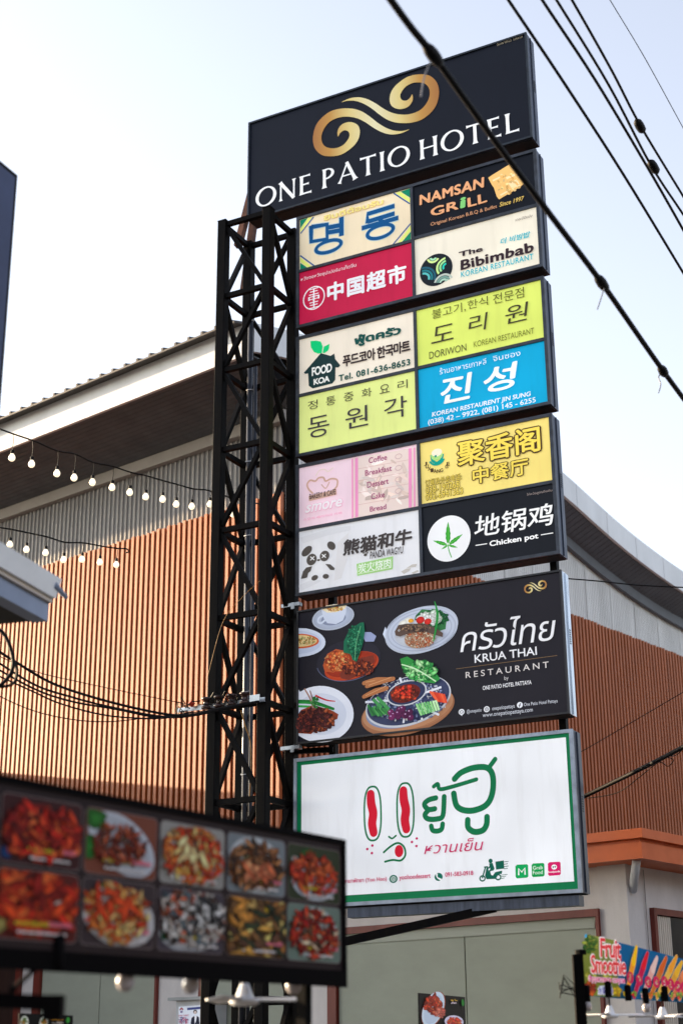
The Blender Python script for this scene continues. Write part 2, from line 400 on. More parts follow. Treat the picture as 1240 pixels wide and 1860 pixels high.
# ------------------------------------------------------------------ lattice tower of the sign
SP = at(1000, 900, 14.0)
S = Frame(SP, 118)                 # X along the sign faces to the right, Y back through the boxes, Z up
tw = thing('lattice_tower', 'tall black steel lattice tower holding up the stacked sign boxes', 'tower', S, (-3.3, 0, 0))
TO = (-3.3, 0, 0)
UL, UR, WF, WB, CS = -3.555, -2.965, -0.45, 0.10, 0.105   # column centres
for (u, w_) in ((UL, WF), (UR, WF), (UL, WB), (UR, WB)):
    m = MB(); m.box(u - CS / 2, u + CS / 2, w_ - CS / 2, w_ + CS / 2, 0.12, 10.545)
    m.box(u - CS / 2 - .004, u + CS / 2 + .004, w_ - CS / 2 - .004, w_ + CS / 2 + .004, 10.546, 10.556)
    o = m.build('column', M_black, tw, TO)
    bv = o.modifiers.new('bevel', 'BEVEL'); bv.width = 0.006; bv.segments = 2; bv.limit_method = 'ANGLE'
LV = [10.50, 9.59, 8.68, 7.74, 6.83, 5.865, 4.93, 3.98, 3.05, 2.1, 1.15, 0.2]
h = CS / 2
faces = [((UL + h, WF), (UR - h, WF)), ((UR, WF + h), (UR, WB - h)), ((UL, WF + h), (UL, WB - h)), ((UL + h, WB), (UR - h, WB))]
for fi, (a, b) in enumerate(faces):
    for i, z in enumerate(LV):
        m = MB(); jz = random.uniform(-.01, .01)
        m.bar((a[0], a[1], z + jz), (b[0], b[1], z + jz), 0.052, 0.055, (0, 0, 1)); m.build('strut', M_black, tw, TO)
        if i + 1 < len(LV):
            p, q = (a, b) if i % 2 == 0 else (b, a)
            if fi in (2, 3): p, q = q, p
            if fi == 1: p, q = (a, b) if i % 2 == 0 else (b, a)
            m = MB(); m.bar((p[0], p[1], z - 0.05), (q[0], q[1], LV[i + 1] + 0.05), 0.045, 0.05, (S.Y if False else ((0, 1, 0) if fi in (0, 3) else (1, 0, 0))))
            m.build('diagonal_brace', M_black, tw, TO)
for du, z1 in ((0.09, 9.5), (0.16, 8.9)):
    m = MB(); m.tube([(UL + du, WB - 0.09, 0.2), (UL + du, WB - 0.09, z1)], 0.03 if du < .1 else 0.022, 10)
    m.build('conduit', mat('conduit', (56, 60, 70), 0.4, 0.3), tw, TO, smooth=True)
for k in range(9):
    m = MB(); z = 2.6 + k * 0.86
    m.tube([(UL + 0.09 + 0.037 * math.cos(t), WB - 0.09 + 0.037 * math.sin(t), z + .012 * math.sin(t)) for t in [i * math.pi / 6 for i in range(13)]], 0.005, 5, caps=False)
    m.build('cable_tie', M_white, tw, TO)
# posts at the far end of the boxes, and short steel stubs to the tower
for (u, w_) in ((-0.10, 0.19), (-2.60, 0.26)):
    m = MB(); m.box(u - .035, u + .035, w_ + .035, w_ + .105, 2.9, 12.0); m.build('mounting_post', M_black, tw, TO)
for z in (11.3, 9.0, 7.2, 5.95, 5.0, 4.52, 3.4):
    m = MB(); m.bar((UR, WB + .03, z), (-2.57, 0.26, z + .005), 0.05, 0.05); m.build('mounting_arm', M_black, tw, TO)
for z in (6.03, 4.53):
    m = MB(); m.box(-3.02, -2.80, -0.03, 0.03, z - .018, z + .018); m.box(-2.9, -2.86, -0.034, -0.031, z - .05, z + .02); m.build('bracket', M_silver, tw, TO)
for (p, q) in (((-3.66, 0.02, 10.5), (-3.50, 0.30, 11.95)), ((-3.78, 0.36, 10.1), (-3.52, 0.30, 11.75))):
    m = MB(); m.bar(p, q, 0.075, 0.075, (1, 0, 0)); m.build('rusty_brace', M_rust, tw, TO)
m = MB(); m.bar((-0.80, 0.10, 2.865), (-2.93, -0.36, 2.47), 0.05, 0.075, (0, 0, 1)); m.build('lower_brace', M_black, tw, TO)

# ------------------------------------------------------------------ sign drawing helpers
def zf(x0, y0, s): return lambda x, y: (x0 + x / s, y0 + y / s)
class Art:
    grad = 0.0                                # drawing on an upright sheet: zoom coordinates -> metres on the sheet
    def __init__(s, frame, z, depth=0.0): s.fr = frame; s.z = z; s.d = depth; s.m = MB()
    def p(s, x, y): return s.fr.hit(*s.z(x, y), s.d)
    def poly(s, pts, col): s.m.flat([s.p(*q) for q in pts], col, s.d - 0.004)
    def ell(s, cx, cy, rx, ry, col, rot=0, n=36):      # axes given in zoom px along the sheet's own u and v
        c = s.p(cx, cy); a = s.p(cx + rx, cy); ru = abs(a[0] - c[0]); b = s.p(cx, cy - ry); rv = abs(b[1] - c[1])
        co, si = math.cos(R(rot)), math.sin(R(rot))
        pts = [(c[0] + ru * math.cos(t) * co - rv * math.sin(t) * si, c[1] + ru * math.cos(t) * si + rv * math.sin(t) * co) for t in [2 * math.pi * i / n for i in range(n)]]
        if Art.grad: s.m.fan(pts, tuple(min(255, k * (1 + Art.grad * .4)) for k in col), tuple(k * (1 - Art.grad) for k in col), s.d - 0.004)
        else: s.m.flat(pts, col, s.d - 0.004)
    def ring(s, cx, cy, rx, ry, w_, col, t0=0, t1=360, n=40):
        c = s.p(cx, cy); ru = abs(s.p(cx + rx, cy)[0] - c[0]); rv = abs(s.p(cx, cy - ry)[1] - c[1]); wd = abs(s.p(cx + w_, cy)[0] - c[0]) / 2
        T = [R(t0 + (t1 - t0) * i / n) for i in range(n + 1)]
        s.m.strip([(c[0] + (ru + wd) * math.cos(t), c[1] + (rv + wd) * math.sin(t)) for t in T], [(c[0] + (ru - wd) * math.cos(t), c[1] + (rv - wd) * math.sin(t)) for t in T], col, s.d - 0.004)
    def line(s, pts, w_, col, smooth=True, round_=True):
        P = [Vector(s.p(*q)) for q in pts]; c = P[0]
        k = abs(s.p(pts[0][0], pts[0][1] - 10)[1] - c.y) / 10
        if smooth and len(P) > 2:
            Q = []
            for i in range(len(P) - 1):
                a = P[max(i - 1, 0)]; b = P[i]; cc = P[i + 1]; dd = P[min(i + 2, len(P) - 1)]
                for j in range(6):
                    t = j / 6
                    Q.append(0.5 * ((2 * b) + (cc - a) * t + (2 * a - 5 * b + 4 * cc - dd) * t * t + (3 * b - a - 3 * cc + dd) * t ** 3))
            Q.append(P[-1]); P = Q
        ww = w_
        if isinstance(w_, (list, tuple)):
            n = len(P); ww = []
            for i in range(n):
                f = i / (n - 1) * (len(w_) - 1); j = min(int(f), len(w_) - 2); ww.append((w_[j] + (w_[j + 1] - w_[j]) * (f - j)) * k)
        else: ww = w_ * k
        s.m.stroke([tuple(p) for p in P], ww, col, s.d - 0.004, round_=round_)
    def blobs(s, cx, cy, rx, ry, cols, n, size, elong=1.6, rnd=None, shade=1.0):
        rnd = rnd or random
        for i in range(n):
            t = rnd.uniform(0, 2 * math.pi); q = math.sqrt(rnd.random()); x = cx + rx * q * math.cos(t); y = cy + ry * q * math.sin(t)
            sz = size * rnd.uniform(0.5, 1.25); ro = rnd.uniform(0, math.pi); col = rnd.choice(cols); j = rnd.uniform(0.86, 1.12)
            col = tuple(max(0, min(255, k * j)) for k in col); nn = 9; pts = []
            for k in range(nn):
                a = 2 * math.pi * k / nn; rr = sz * rnd.uniform(0.75, 1.15); ex = rr * elong * math.cos(a); ey = rr * math.sin(a)
                pts.append((x + ex * math.cos(ro) - ey * math.sin(ro), y + ex * math.sin(ro) + ey * math.cos(ro)))
            cl_ = lambda f: tuple(max(0, min(255, k * f)) for k in col)
            s.m.fan([s.p(*q) for q in pts], cl_(1 + .22 * shade), cl_(1 - .28 * shade), s.d - 0.004)
    def done(s, name, parent, org, material=None, label=None):
        o = s.m.build(name, material or INK, parent, org); 
        if label: o['label'] = label
        return o

TC = {}
def glyphs(txt, shear, space):
    key = (txt, shear, space)
    if key in TC: return TC[key]
    c = bpy.data.curves.new('t', 'FONT'); c.body = txt; c.size = 1; c.shear = shear; c.space_character = space; c.resolution_u = 4
    o = bpy.data.objects.new('t', c); COL.objects.link(o); bpy.context.view_layer.update()
    me = o.evaluated_get(bpy.context.evaluated_depsgraph_get()).to_mesh()
    vs = [(v.co.x, v.co.y) for v in me.vertices]; fs = [tuple(p.vertices) if p.normal.z >= 0 else tuple(p.vertices)[::-1] for p in me.polygons]
    bpy.data.objects.remove(o); bpy.data.curves.remove(c)
    TC[key] = (vs, fs); return TC[key]

def text(fr, z, txt, lb, rt, col, parent, org, bold=0.0, shear=0.0, space=1.0, wob=0.0, d=0.0, lift=0.0095, outline=None, mirror=False, name='lettering'):
    # heavier strokes are made of several slightly shifted impressions of the same letters, each a hair above the last
    u0, v0 = fr.hit(*z(*lb), d); u1, v1 = fr.hit(*z(*rt), d)
    m = MB(); layers = [(max(bold, 0), col, lift)]
    if outline: layers.insert(0, (max(bold, 0) + outline[1], outline[0], lift - 0.003))
    base, fs = glyphs(txt, shear, space)
    x0, x1 = min(p[0] for p in base), max(p[0] for p in base); y0, y1 = min(p[1] for p in base), max(p[1] for p in base)
    if bold > 0: x0 -= bold; x1 += bold; y0 -= bold; y1 += bold
    for bd, cc, lf in layers:
        sh = [(0, 0)] + ([(bd * math.cos(q * math.pi / 4), bd * math.sin(q * math.pi / 4)) for q in range(8)] if bd else [])
        if bd > 0.045: sh += [(bd * .5 * math.cos(q * math.pi / 2), bd * .5 * math.sin(q * math.pi / 2)) for q in range(4)]
        for k, (sx_, sy_) in enumerate(sh):
            out = []
            for x, y in base:
                X, Y = x + sx_, y + sy_
                if wob:
                    nv = noise.noise_vector(Vector((x * 1.7 + len(txt), y * 2.1, 3.3))); X += nv.x * wob; Y += nv.y * wob
                a = (X - x0) / (x1 - x0); b = (Y - y0) / (y1 - y0)
                if mirror: a = 1 - a
                out.append((u0 + (u1 - u0) * a, d - lf - k * 0.0001, v0 + (v1 - v0) * b))
            m.add(out, [f[::-1] for f in fs] if mirror else fs, cc)
    return m.build(name, INK, parent, org)

# ------------------------------------------------------------------ boxes
def box_case(t, org, u0, u1, v0, v1, dep, fr=0.035, mf=None, mc=None, inset=0.0, divs_u=(), divs_v=()):
    mf = mf or M_frame; mc = mc or M_case
    m = MB(); m.box(u0 + .004, u1 - .004, 0.012, dep, v0 + .004, v1 - .004); m.build('case', mc, t, org)
    m = MB()                                                       # dark open underside
    m.box(u0 + .02, u1 - .02, 0.02, dep - .015, v0 - .004, v0 + .002); m.build('underside', M_inside, t, org)
    m = MB()
    m.box(u0, u1, -0.02, 0.0115, v1 - fr, v1); m.box(u0, u1, -0.02, 0.0115, v0, v0 + fr)
    m.box(u0, u0 + fr, -0.02, 0.0115, v0 + fr + .0005, v1 - fr - .0005); m.box(u1 - fr, u1, -0.02, 0.0115, v0 + fr + .0005, v1 - fr - .0005)
    o = m.build('frame', mf, t, org)
    for u in divs_u:
        q = MB(); q.box(u - fr / 2, u + fr / 2, -0.018, 0.0115, v0 + fr + .001, v1 - fr - .001); q.build('divider', mf, t, org)
    for (a, b, v) in divs_v:
        q = MB(); q.box(a, b, -0.018, 0.0115, v - fr / 2, v + fr / 2); q.build('divider', mf, t, org)
    m = MB()                                                       # vents and rivets on the right side
    vm = (v0 + v1) / 2
    for k in range(7): m.box(u1 - .003, u1 - .001, dep * 0.6, dep * 0.85, vm + k * 0.022, vm + k * 0.022 + 0.009)
    m.build('vent', M_inside, t, org)
    m = MB(); m.box(u1 - .0035, u1 + .008, dep * 0.45, dep * 0.48, v0 + .01, v1 - .01); m.build('seam', mc, t, org)
def panel(t, org, u0, u1, v0, v1, col, label, depth=0.004):
    m = MB(); m.box(u0, u1, 0.0, 0.0112, v0, v1, col)
    o = m.build('panel', VINYL, t, org); o['label'] = label
    return o

# --- hotel sign
OH = (-1.75, 0, 10.78)
t = thing('hotel_sign', 'dark blue hotel sign box with gold swirl, topmost on the tower', 'sign', S, OH)
box_case(t, OH, -3.52, 0.032, 10.785, 12.125, 0.21, 0.022, mf=mat('navy_edge', (28, 40, 54), 0.5, 0.2, 0.5, 14))
pn = panel(t, OH, -3.497, 0.009, 10.808, 12.102, (17, 21, 33), 'dark blue face with gold swirl and white capitals')
z1 = zf(430, 40, 4.133); z2 = zf(700, 40, 4.133)
# gold swirl: one limb traced, the other its half-turn
outer = [(762, 862), (756, 838), (762, 808), (785, 775), (820, 757), (858, 753), (895, 765), (918, 790), (925, 830), (914, 880), (885, 925), (845, 960), (800, 990), (750, 1006), (690, 1010), (640, 1000), (602, 970), (580, 930), (573, 880), (580, 825), (600, 770), (640, 720), (700, 675), (770, 654), (830, 650), (890, 656), (945, 676), (1000, 712), (1050, 752), (1100, 785), (1150, 808), (1200, 820), (1250, 819), (1296, 808)]
inner = [(1262, 826), (1230, 838), (1190, 845), (1150, 845), (1105, 835), (1060, 815), (1015, 788), (975, 760), (930, 735), (895, 722), (860, 715), (820, 712), (780, 716), (740, 728), (700, 750), (670, 782), (648, 820), (637, 860), (640, 900), (658, 930), (685, 945), (720, 950), (760, 945), (800, 925), (828, 895), (845, 865), (846, 840), (836, 822), (815, 815), (795, 820), (775, 838)]
a = Art(S, z1)
uv = [S.hit(*z1(*q)) for q in outer + inner]
e1 = S.hit(*z1(1296, 808)); e2 = S.hit(*z1(785, 605)); cu, cv = (e1[0] + e2[0]) / 2, (e1[1] + e2[1]) / 2
SW = [(u - cu, v - cv) for u, v in uv]
def smooth_loop(P, k=3):
    Q = []
    n = len(P)
    for i in range(n):
        p0, p1, p2, p3 = P[i - 1], P[i], P[(i + 1) % n], P[(i + 2) % n]
        for j in range(k):
            t_ = j / k
            Q.append(tuple(0.5 * ((2 * p1[c]) + (p2[c] - p0[c]) * t_ + (2 * p0[c] - 5 * p1[c] + 4 * p2[c] - p3[c]) * t_ ** 2 + (3 * p1[c] - p0[c] - 3 * p2[c] + p3[c]) * t_ ** 3) for c in (0, 1)))
    return Q
SWS = smooth_loop(SW)
gm = bpy.data.materials.new('gold_print'); gm.use_nodes = True; n_ = gm.node_tree; b_ = n_.nodes['Principled BSDF']
tcn = n_.nodes.new('ShaderNodeUVMap'); sx = n_.nodes.new('ShaderNodeSeparateXYZ'); cr_ = n_.nodes.new('ShaderNodeValToRGB')
n_.links.new(tcn.outputs[0], sx.inputs[0]); n_.links.new(sx.outputs[0], cr_.inputs[0]); n_.links.new(cr_.outputs[0], b_.inputs['Base Color'])
ce = cr_.color_ramp.elements
ce[0].position = 0.0; ce[0].color = lin((176, 112, 44)); ce[1].position = 1.0; ce[1].color = lin((176, 112, 44))
for ps, cc in ((0.14, (206, 150, 60)), (0.3, (240, 218, 140)), (0.5, (248, 240, 196)), (0.7, (240, 218, 140)), (0.86, (206, 150, 60))):
    e = ce.new(ps); e.color = lin(cc)
b_.inputs['Roughness'].default_value = 0.4
def swirl(cu, cv, k, parent, org, material, col=None):
    m = MB(); m.flat([(cu + x * k, cv + y * k) for x, y in SWS], col, -0.006); m.flat([(cu - x * k, cv - y * k) for x, y in SWS], col, -0.006)
    o = m.build('emblem', material, parent, org); me = o.data
    ul = me.uv_layers.new(name='UVMap'); W_ = max(abs(x) for x, y in SW) * k
    for l in me.loops:
        vx = me.vertices[l.vertex_index].co.x + org[0]; ul.data[l.index].uv = ((vx - cu) / (2 * W_) + 0.5, 0.5)
    return o
swirl(cu, cv, 1.0, pn, OH, gm)
# flared capitals
def stem(m, P, x0, y0, x1, y1, w_, fl0, fl1, cut=None):
    d = Vector((x1 - x0, y1 - y0)); L = d.length; d.normalize(); nn = Vector((-d.y, d.x)); A = []; Bq = []
    for t_, e in ((0, fl0), (0.05, fl0 * .45), (0.14, fl0 * .12), (0.3, 0), (0.7, 0), (0.86, fl1 * .12), (0.95, fl1 * .45), (1, fl1)):
        p = Vector((x0, y0)) + d * L * t_; A.append(P(*(p + nn * (w_ / 2 + e)))); Bq.append(P(*(p - nn * (w_ / 2 + e))))
    m.strip(A, Bq, (236, 238, 242), -0.006)
def ringo(m, P, cx, cy, rx, ry, thick, thin, t0=0, t1=360):
    A = []; Bq = []
    for i in range(49):
        t_ = R(t0 + (t1 - t0) * i / 48); th = thin + (thick - thin) * abs(math.cos(t_ + 0.25)) ** 1.3
        A.append(P(cx + rx * math.cos(t_), cy + ry * math.sin(t_))); Bq.append(P(cx + (rx - th) * math.cos(t_), cy + (ry - th) * math.sin(t_)))
    m.strip(A, Bq, (236, 238, 242), -0.006)
def glyph(ch, m, P):
    if ch == 'O': ringo(m, P, .47, .5, .50, .52, .155, .075); return .94
    if ch == 'N':
        stem(m, P, .10, 0, .10, .97, .075, .06, .02); stem(m, P, .06, 1.0, .72, -.02, .15, .02, .0); stem(m, P, .72, .0, .72, 1, .075, 0, .06); return .82
    if ch == 'E':
        stem(m, P, .12, 0, .12, 1, .14, .04, .04); stem(m, P, .1, .955, .52, .955, .08, 0, .035); stem(m, P, .1, .52, .46, .52, .075, 0, .035); stem(m, P, .1, .045, .58, .045, .085, 0, .045); return .6
    if ch == 'P':
        stem(m, P, .12, 0, .12, 1, .14, .06, .03); ringo(m, P, .24, .72, .34, .28, .14, .07, -100, 100); stem(m, P, .06, .965, .27, .965, .07, 0, 0); return .6
    if ch == 'A':
        stem(m, P, .06, 0, .42, .98, .075, .06, .0); stem(m, P, .40, 1.03, .80, 0, .145, .0, .06); stem(m, P, .2, .34, .66, .34, .07, 0, 0); return .86
    if ch == 'T':
        stem(m, P, .36, 0, .36, .94, .14, .06, 0); stem(m, P, .0, .95, .72, .95, .085, .04, .04); return .72
    if ch == 'I': stem(m, P, .12, 0, .12, 1, .14, .05, .05); return .24
    if ch == 'H':
        stem(m, P, .12, 0, .12, 1, .14, .05, .05); stem(m, P, .70, 0, .70, 1, .14, .05, .05); stem(m, P, .12, .52, .70, .52, .07, 0, 0); return .82
    if ch == 'L': stem(m, P, .12, 0, .12, 1, .14, .04, .05); stem(m, P, .1, .045, .58, .045, .085, 0, .05); return .6
ADV = {'O': .94, 'N': .82, 'E': .6, 'P': .6, 'A': .86, 'T': .72, 'I': .24, 'H': .82, 'L': .6}
def word(wd, pl, pr, v0, v1, gap=0.14):
    u0 = S.hit(*pl)[0]; u1 = S.hit(*pr)[0]; tot = sum(ADV[c] for c in wd) + gap * (len(wd) - 1); k = (u1 - u0) / tot; x = 0; m = MB()
    for ch in wd:
        P = lambda a_, b_, x=x: (u0 + (x + a_) * k, v0 + b_ * (v1 - v0)); glyph(ch, m, P); x += ADV[ch] + gap
    m.build('lettering', INK, pn, OH)
vb = S.hit(*z2(905, 845))[1]; vt = S.hit(*z2(905, 694))[1]
word('ONE', z1(148, 1340), z1(565, 1270), vb, vt)
word('PATIO', z1(640, 1262), z2(180, 1020), vb, vt, 0.16)
word('HOTEL', z2(256, 1040), z2(1005, 790), vb, vt, 0.15)
text(S, z2, 'วันพาทิโอ โฮเทล', (835, 184), (1027, 100), (150, 140, 120), pn, OH)

# --- three boxes of four panels each
UV = dict(l=(-2.822, -1.418), r=(-1.386, 0.026))
def quad_box(label, v0, v1, vm, specs, vmr=None):
    org = (-1.4, 0, v0); vmr = vmr or vm
    t = thing('restaurant_sign_box', label, 'sign', S, org, 'boxes of four restaurant panels')
    uc = (UV['l'][1] + UV['r'][0]) / 2
    box_case(t, org, -2.855, 0.062, v0, v1, 0.21, 0.034, divs_u=(uc,), divs_v=((-2.82, uc - .018, vm), (uc + .018, 0.027, vmr)))
    out = []
    for (side, row, col, lab) in specs:
        m_ = vm if side == 'l' else vmr
        a0, a1 = UV[side]; b0, b1 = (m_ + .012, v1 - .034) if row == 0 else (v0 + .034, m_ - .012)
        out.append(panel(t, org, a0, a1, b0, b1, col, lab))
    return t, org, out
za = zf(530, 330, 5.167); zb = zf(740, 270, 4.593)
t, og, (p1, p2, p3, p4) = quad_box('box of four panels with crimson panel at left, right under the hotel sign', 9.225, 10.635, 9.935,
    [('l', 0, (240, 222, 190), 'cream panel with two big blue Korean syllables'), ('l', 1, (198, 28, 72), 'crimson panel with white Chinese lettering'),
     ('r', 0, (11, 15, 26), 'black grill panel with a slice of toast'), ('r', 1, (240, 232, 214), 'cream panel with a round patterned emblem')], 9.957)
# blue syllables
a = Art(S, za)
for tri in ([(80, 362), (150, 342), (80, 440)], [(1107, 65), (1020, 95), (1107, 150)], [(1115, 470), (1115, 555), (1022, 580)], [(80, 762), (80, 832), (152, 812)]): a.poly(tri, (0, 132, 98))
for qd in ([(82, 445), (155, 342), (190, 334), (82, 475)], [(975, 108), (1016, 96), (1107, 160), (1107, 195)], [(1115, 415), (1115, 462), (1012, 582), (985, 590)], [(80, 712), (80, 752), (160, 810), (190, 802)]): a.poly(qd, (226, 236, 120))
for ln in ([(83, 488), (205, 332)], [(955, 110), (1105, 208)], [(1113, 395), (948, 592)], [(80, 695), (212, 792)]): a.line(ln, 11, (0, 86, 150), False, False)
def K(al, w_, col):
    for ln in ([(183, 428), (332, 403), (332, 540), (183, 565), (183, 412)], [(466, 332), (466, 512)], [(345, 432), (460, 410)], [(345, 478), (460, 458)], [(712, 392), (712, 305), (965, 228)], [(712, 378), (965, 300)], [(655, 440), (1000, 340)], [(835, 335), (835, 385)]): al.line(ln, w_, col, False, False)
    for (cx, cy, rx, ry) in ((345, 610, 118, 52), (830, 470, 122, 58)): al.ring(cx, cy, rx, ry, w_ * .8, col)
K(a, 56, (176, 204, 214)); K(a, 42, (0, 78, 134)); a.done('lettering', p1, og)
text(S, za, 'ยินดีต้อนรับ', (303, 372), (860, 155), (240, 226, 140), p1, og, 0.03, outline=((196, 160, 90), 0.02))
text(S, za, 'หวังจงหวังซุปเปอร์มาเก็ตจีน', (90, 948), (606, 762), (236, 226, 232), p2, og)
text(S, za, '中国超市', (335, 1136), (1075, 763), (240, 240, 246), p2, og, 0.035, space=1.12)
a = Art(S, za); a.ring(208, 1092, 98, 104, 10, (240, 240, 246)); a.done('emblem', p2, og)
for s_, lo, hi in (('王', (165, 1075), (255, 992)), ('中', (158, 1143), (262, 1050)), ('王', (165, 1200), (255, 1118))): text(S, za, s_, lo, hi, (240, 240, 246), p2, og, 0.02)
text(S, zb, 'NAMSAN', (100, 478), (640, 238), (232, 168, 122), p3, og, 0.035, 0.05, 1.05, 0.05)
text(S, zb, 'GR', (195, 572), (418, 435), (232, 168, 122), p3, og, 0.03, 0.05, 1.05, 0.06)
text(S, zb, 'i', (440, 505), (488, 402), (130, 206, 120), p3, og, 0.045, 0.05)
text(S, zb, 'LL', (500, 495), (660, 372), (232, 168, 122), p3, og, 0.03, 0.02, 1.1, 0.06)
text(S, zb, 'Original Korean B.B.Q & Buffet', (195, 658), (747, 468), (206, 150, 112), p3, og, 0.01, wob=0.02)
text(S, zb, 'Since 1997', (768, 490), (972, 396), (224, 190, 100), p3, og, 0.015, 0.25)
a = Art(S, zb); a.poly([(672, 244), (690, 232), (700, 224), (850, 132), (905, 150), (925, 180), (972, 290), (940, 320), (762, 425), (742, 400), (720, 330), (700, 300), (680, 262)], (246, 196, 120))
for q in ([(708, 262), (770, 232), (772, 246), (712, 276)], [(818, 240), (890, 210), (895, 228), (826, 258)], [(838, 290), (912, 255), (940, 310), (870, 336)], [(770, 384), (832, 352), (834, 364), (776, 396)]): a.poly(q, (250, 226, 176))
a.blobs(830, 290, 105, 90, [(244, 200, 130), (240, 184, 104), (248, 208, 146)], 40, 9, shade=.25); a.done('food_picture', p3, og)
text(S, zb, 'เดอะบิบิมบับ', (900, 610), (1040, 548), (70, 44, 40), p4, og, shear=0.2)
text(S, zb, '더 비빔밥', (775, 805), (1022, 690), (20, 172, 190), p4, og, 0.02, 0.2, wob=0.05)
text(S, zb, 'The', (430, 910), (625, 815), (48, 32, 40), p4, og, 0.03, wob=0.05)
text(S, zb, 'Bibimbab', (445, 1020), (1048, 778), (48, 32, 40), p4, og, 0.032, 0, 1.04, wob=0.05)
text(S, zb, 'KOREAN RESTAURANT', (448, 1078), (1048, 876), (20, 172, 190), p4, og, 0.012, space=1.12)
a = Art(S, zb); a.ell(238, 1012, 138, 132, (20, 28, 36))
for (cx, cy, t0, t1, rs, cs) in ((130, 1090, -20, 95, (50, 75, 100), ((90, 190, 190), (30, 120, 130), (30, 90, 110))), (325, 985, 95, 215, (28, 54, 80), ((40, 200, 180), (150, 220, 150), (200, 235, 150))), (300, 1120, 20, 165, (30, 52, 74), ((170, 210, 190), (120, 160, 150), (190, 200, 190))), (215, 905, 190, 330, (24, 46), ((160, 220, 180), (210, 235, 150)))):
    for r_, c_ in zip(rs, cs): a.ring(cx, cy, r_, r_ * 0.92, 17, c_, t0, t1, 20)
a.done('emblem', p4, og)

zc = zf(520, 520, 2.385)
t, og, (p1, p2, p3, p4) = quad_box('box of four panels with a bright cyan Korean restaurant panel, third box down', 7.68, 9.115, 8.40,
    [('l', 0, (244, 232, 214), 'cream panel with black house emblem'), ('l', 1, (230, 240, 146), 'pale lime panel with Korean syllables in two rows'),
     ('r', 0, (222, 236, 112), 'lime panel with thin Korean lettering'), ('r', 1, (0, 166, 214), 'cyan panel with white brush lettering')], 8.405)
a = Art(S, zc); a.poly([(105, 238), (130, 236), (150, 240), (158, 262), (154, 290), (138, 292), (120, 285), (107, 265)], (0, 206, 122)); a.poly([(158, 288), (163, 262), (187, 250), (185, 270), (180, 280), (165, 290)], (0, 206, 122))
a.poly([(77, 374), (90, 360), (150, 290), (192, 302), (208, 292), (212, 316), (234, 343), (226, 352), (213, 352), (212, 405), (200, 421), (115, 443), (98, 432), (95, 378), (82, 380)], (22, 52, 54)); a.done('emblem', p1, og)
text(S, zc, 'FOOD', (112, 392), (199, 333), (240, 240, 236), p1, og, 0.035, space=0.9); text(S, zc, 'KOA', (120, 430), (189, 387), (240, 240, 236), p1, og, 0.035, space=0.9)
text(S, zc, 'ฟู้ดครัว', (295, 268), (497, 166), (14, 78, 72), p1, og, 0.05, wob=0.02); text(S, zc, '푸드코아 한국마트', (245, 353), (537, 231), (52, 38, 40), p1, og, 0.035, space=0.85)
text(S, zc, 'Tel. 081-636-8653', (228, 414), (537, 314), (14, 78, 72), p1, og, 0.03, space=1.08)
for i, ch in enumerate('정통중화요리'):
    x = 95 + i * 77.6; y = 538 - i * 17.5; text(S, zc, ch, (x, y), (x + 42, y - 47), (62, 62, 46), p2, og)
for ch, x, y, w_, hh in (('동', 95, 664, 92, 92), ('원', 257, 623, 97, 90), ('각', 425, 583, 97, 92)): text(S, zc, ch, (x, y), (x + w_, y - hh - w_ * .2), (62, 58, 62), p2, og)
for s_, x, y, x2, y2 in (('불고기,', 632, 146, 776, 68), ('한식', 786, 103, 872, 43), ('전문점', 896, 80, 1028, 4)): text(S, zc, s_, (x, y), (x2, y2), (92, 92, 34), p3, og, -0.012)
for ch, x, y, x2, y2 in (('도', 628, 252, 722, 160), ('리', 790, 205, 872, 112), ('원', 950, 168, 1047, 66)): text(S, zc, ch, (x, y), (x2, y2), (64, 60, 40), p3, og, -0.008, 0.12)
text(S, zc, 'DORIWON', (620, 317), (779, 249), (74, 74, 40), p3, og); text(S, zc, 'KOREAN RESTAURANT', (812, 266), (1072, 180), (110, 112, 36), p3, og)
text(S, zc, 'ร้านอาหารเกาหลี', (665, 384), (865, 310), (232, 240, 244), p4, og); text(S, zc, 'จินซอง', (895, 328), (1013, 278), (232, 240, 244), p4, og)
text(S, zc, '진', (672, 515), (802, 372), (244, 246, 240), p4, og, 0.022, 0.15, wob=0.05); text(S, zc, '성', (858, 470), (998, 325), (244, 246, 240), p4, og, 0.022, 0.15, wob=0.05)
text(S, zc, 'KOREAN RESTAURENT JIN SUNG', (632, 573), (1058, 456), (238, 240, 240), p4, og, 0.02, 0.1); text(S, zc, '(038) 42 – 9922, (081) 145 - 6255', (615, 608), (1079, 481), (238, 240, 240), p4, og, 0.012)

zd = zf(520, 750, 2.296)
t, og, (p1, p2, p3, p4) = quad_box('box of four panels including a panda panel and a faded pink bakery panel', 6.115, 7.585, 6.845,
    [('l', 0, (246, 216, 228), 'faded pink bakery panel'), ('l', 1, (232, 232, 236), 'white panel with a grey panda face'),
     ('r', 0, (250, 226, 128), 'yellow panel with outlined Chinese lettering'), ('r', 1, (20, 23, 31), 'black panel with a green leaf in a white disc')], 6.86)
a = Art(S, zd); a.poly([(276, 190), (545, 143), (547, 392), (278, 440)], (234, 214, 206))
rn = random.Random(3); a.blobs(420, 290, 118, 90, [(226, 202, 190), (238, 222, 216), (228, 206, 196)], 60, 9, 3, rn, .06)
for x in (276, 293, 516, 534): a.line([(x, 192 - (x - 276) * .18), (x + 1, 438 - (x - 276) * .18)], 7 if x in (276, 534) else 13, (238, 150, 196), False, False)
for k in range(1, 5): a.line([(300, 184 + 50 * k), (512, 146 + 50 * k)], 2, (214, 180, 176), False, False)
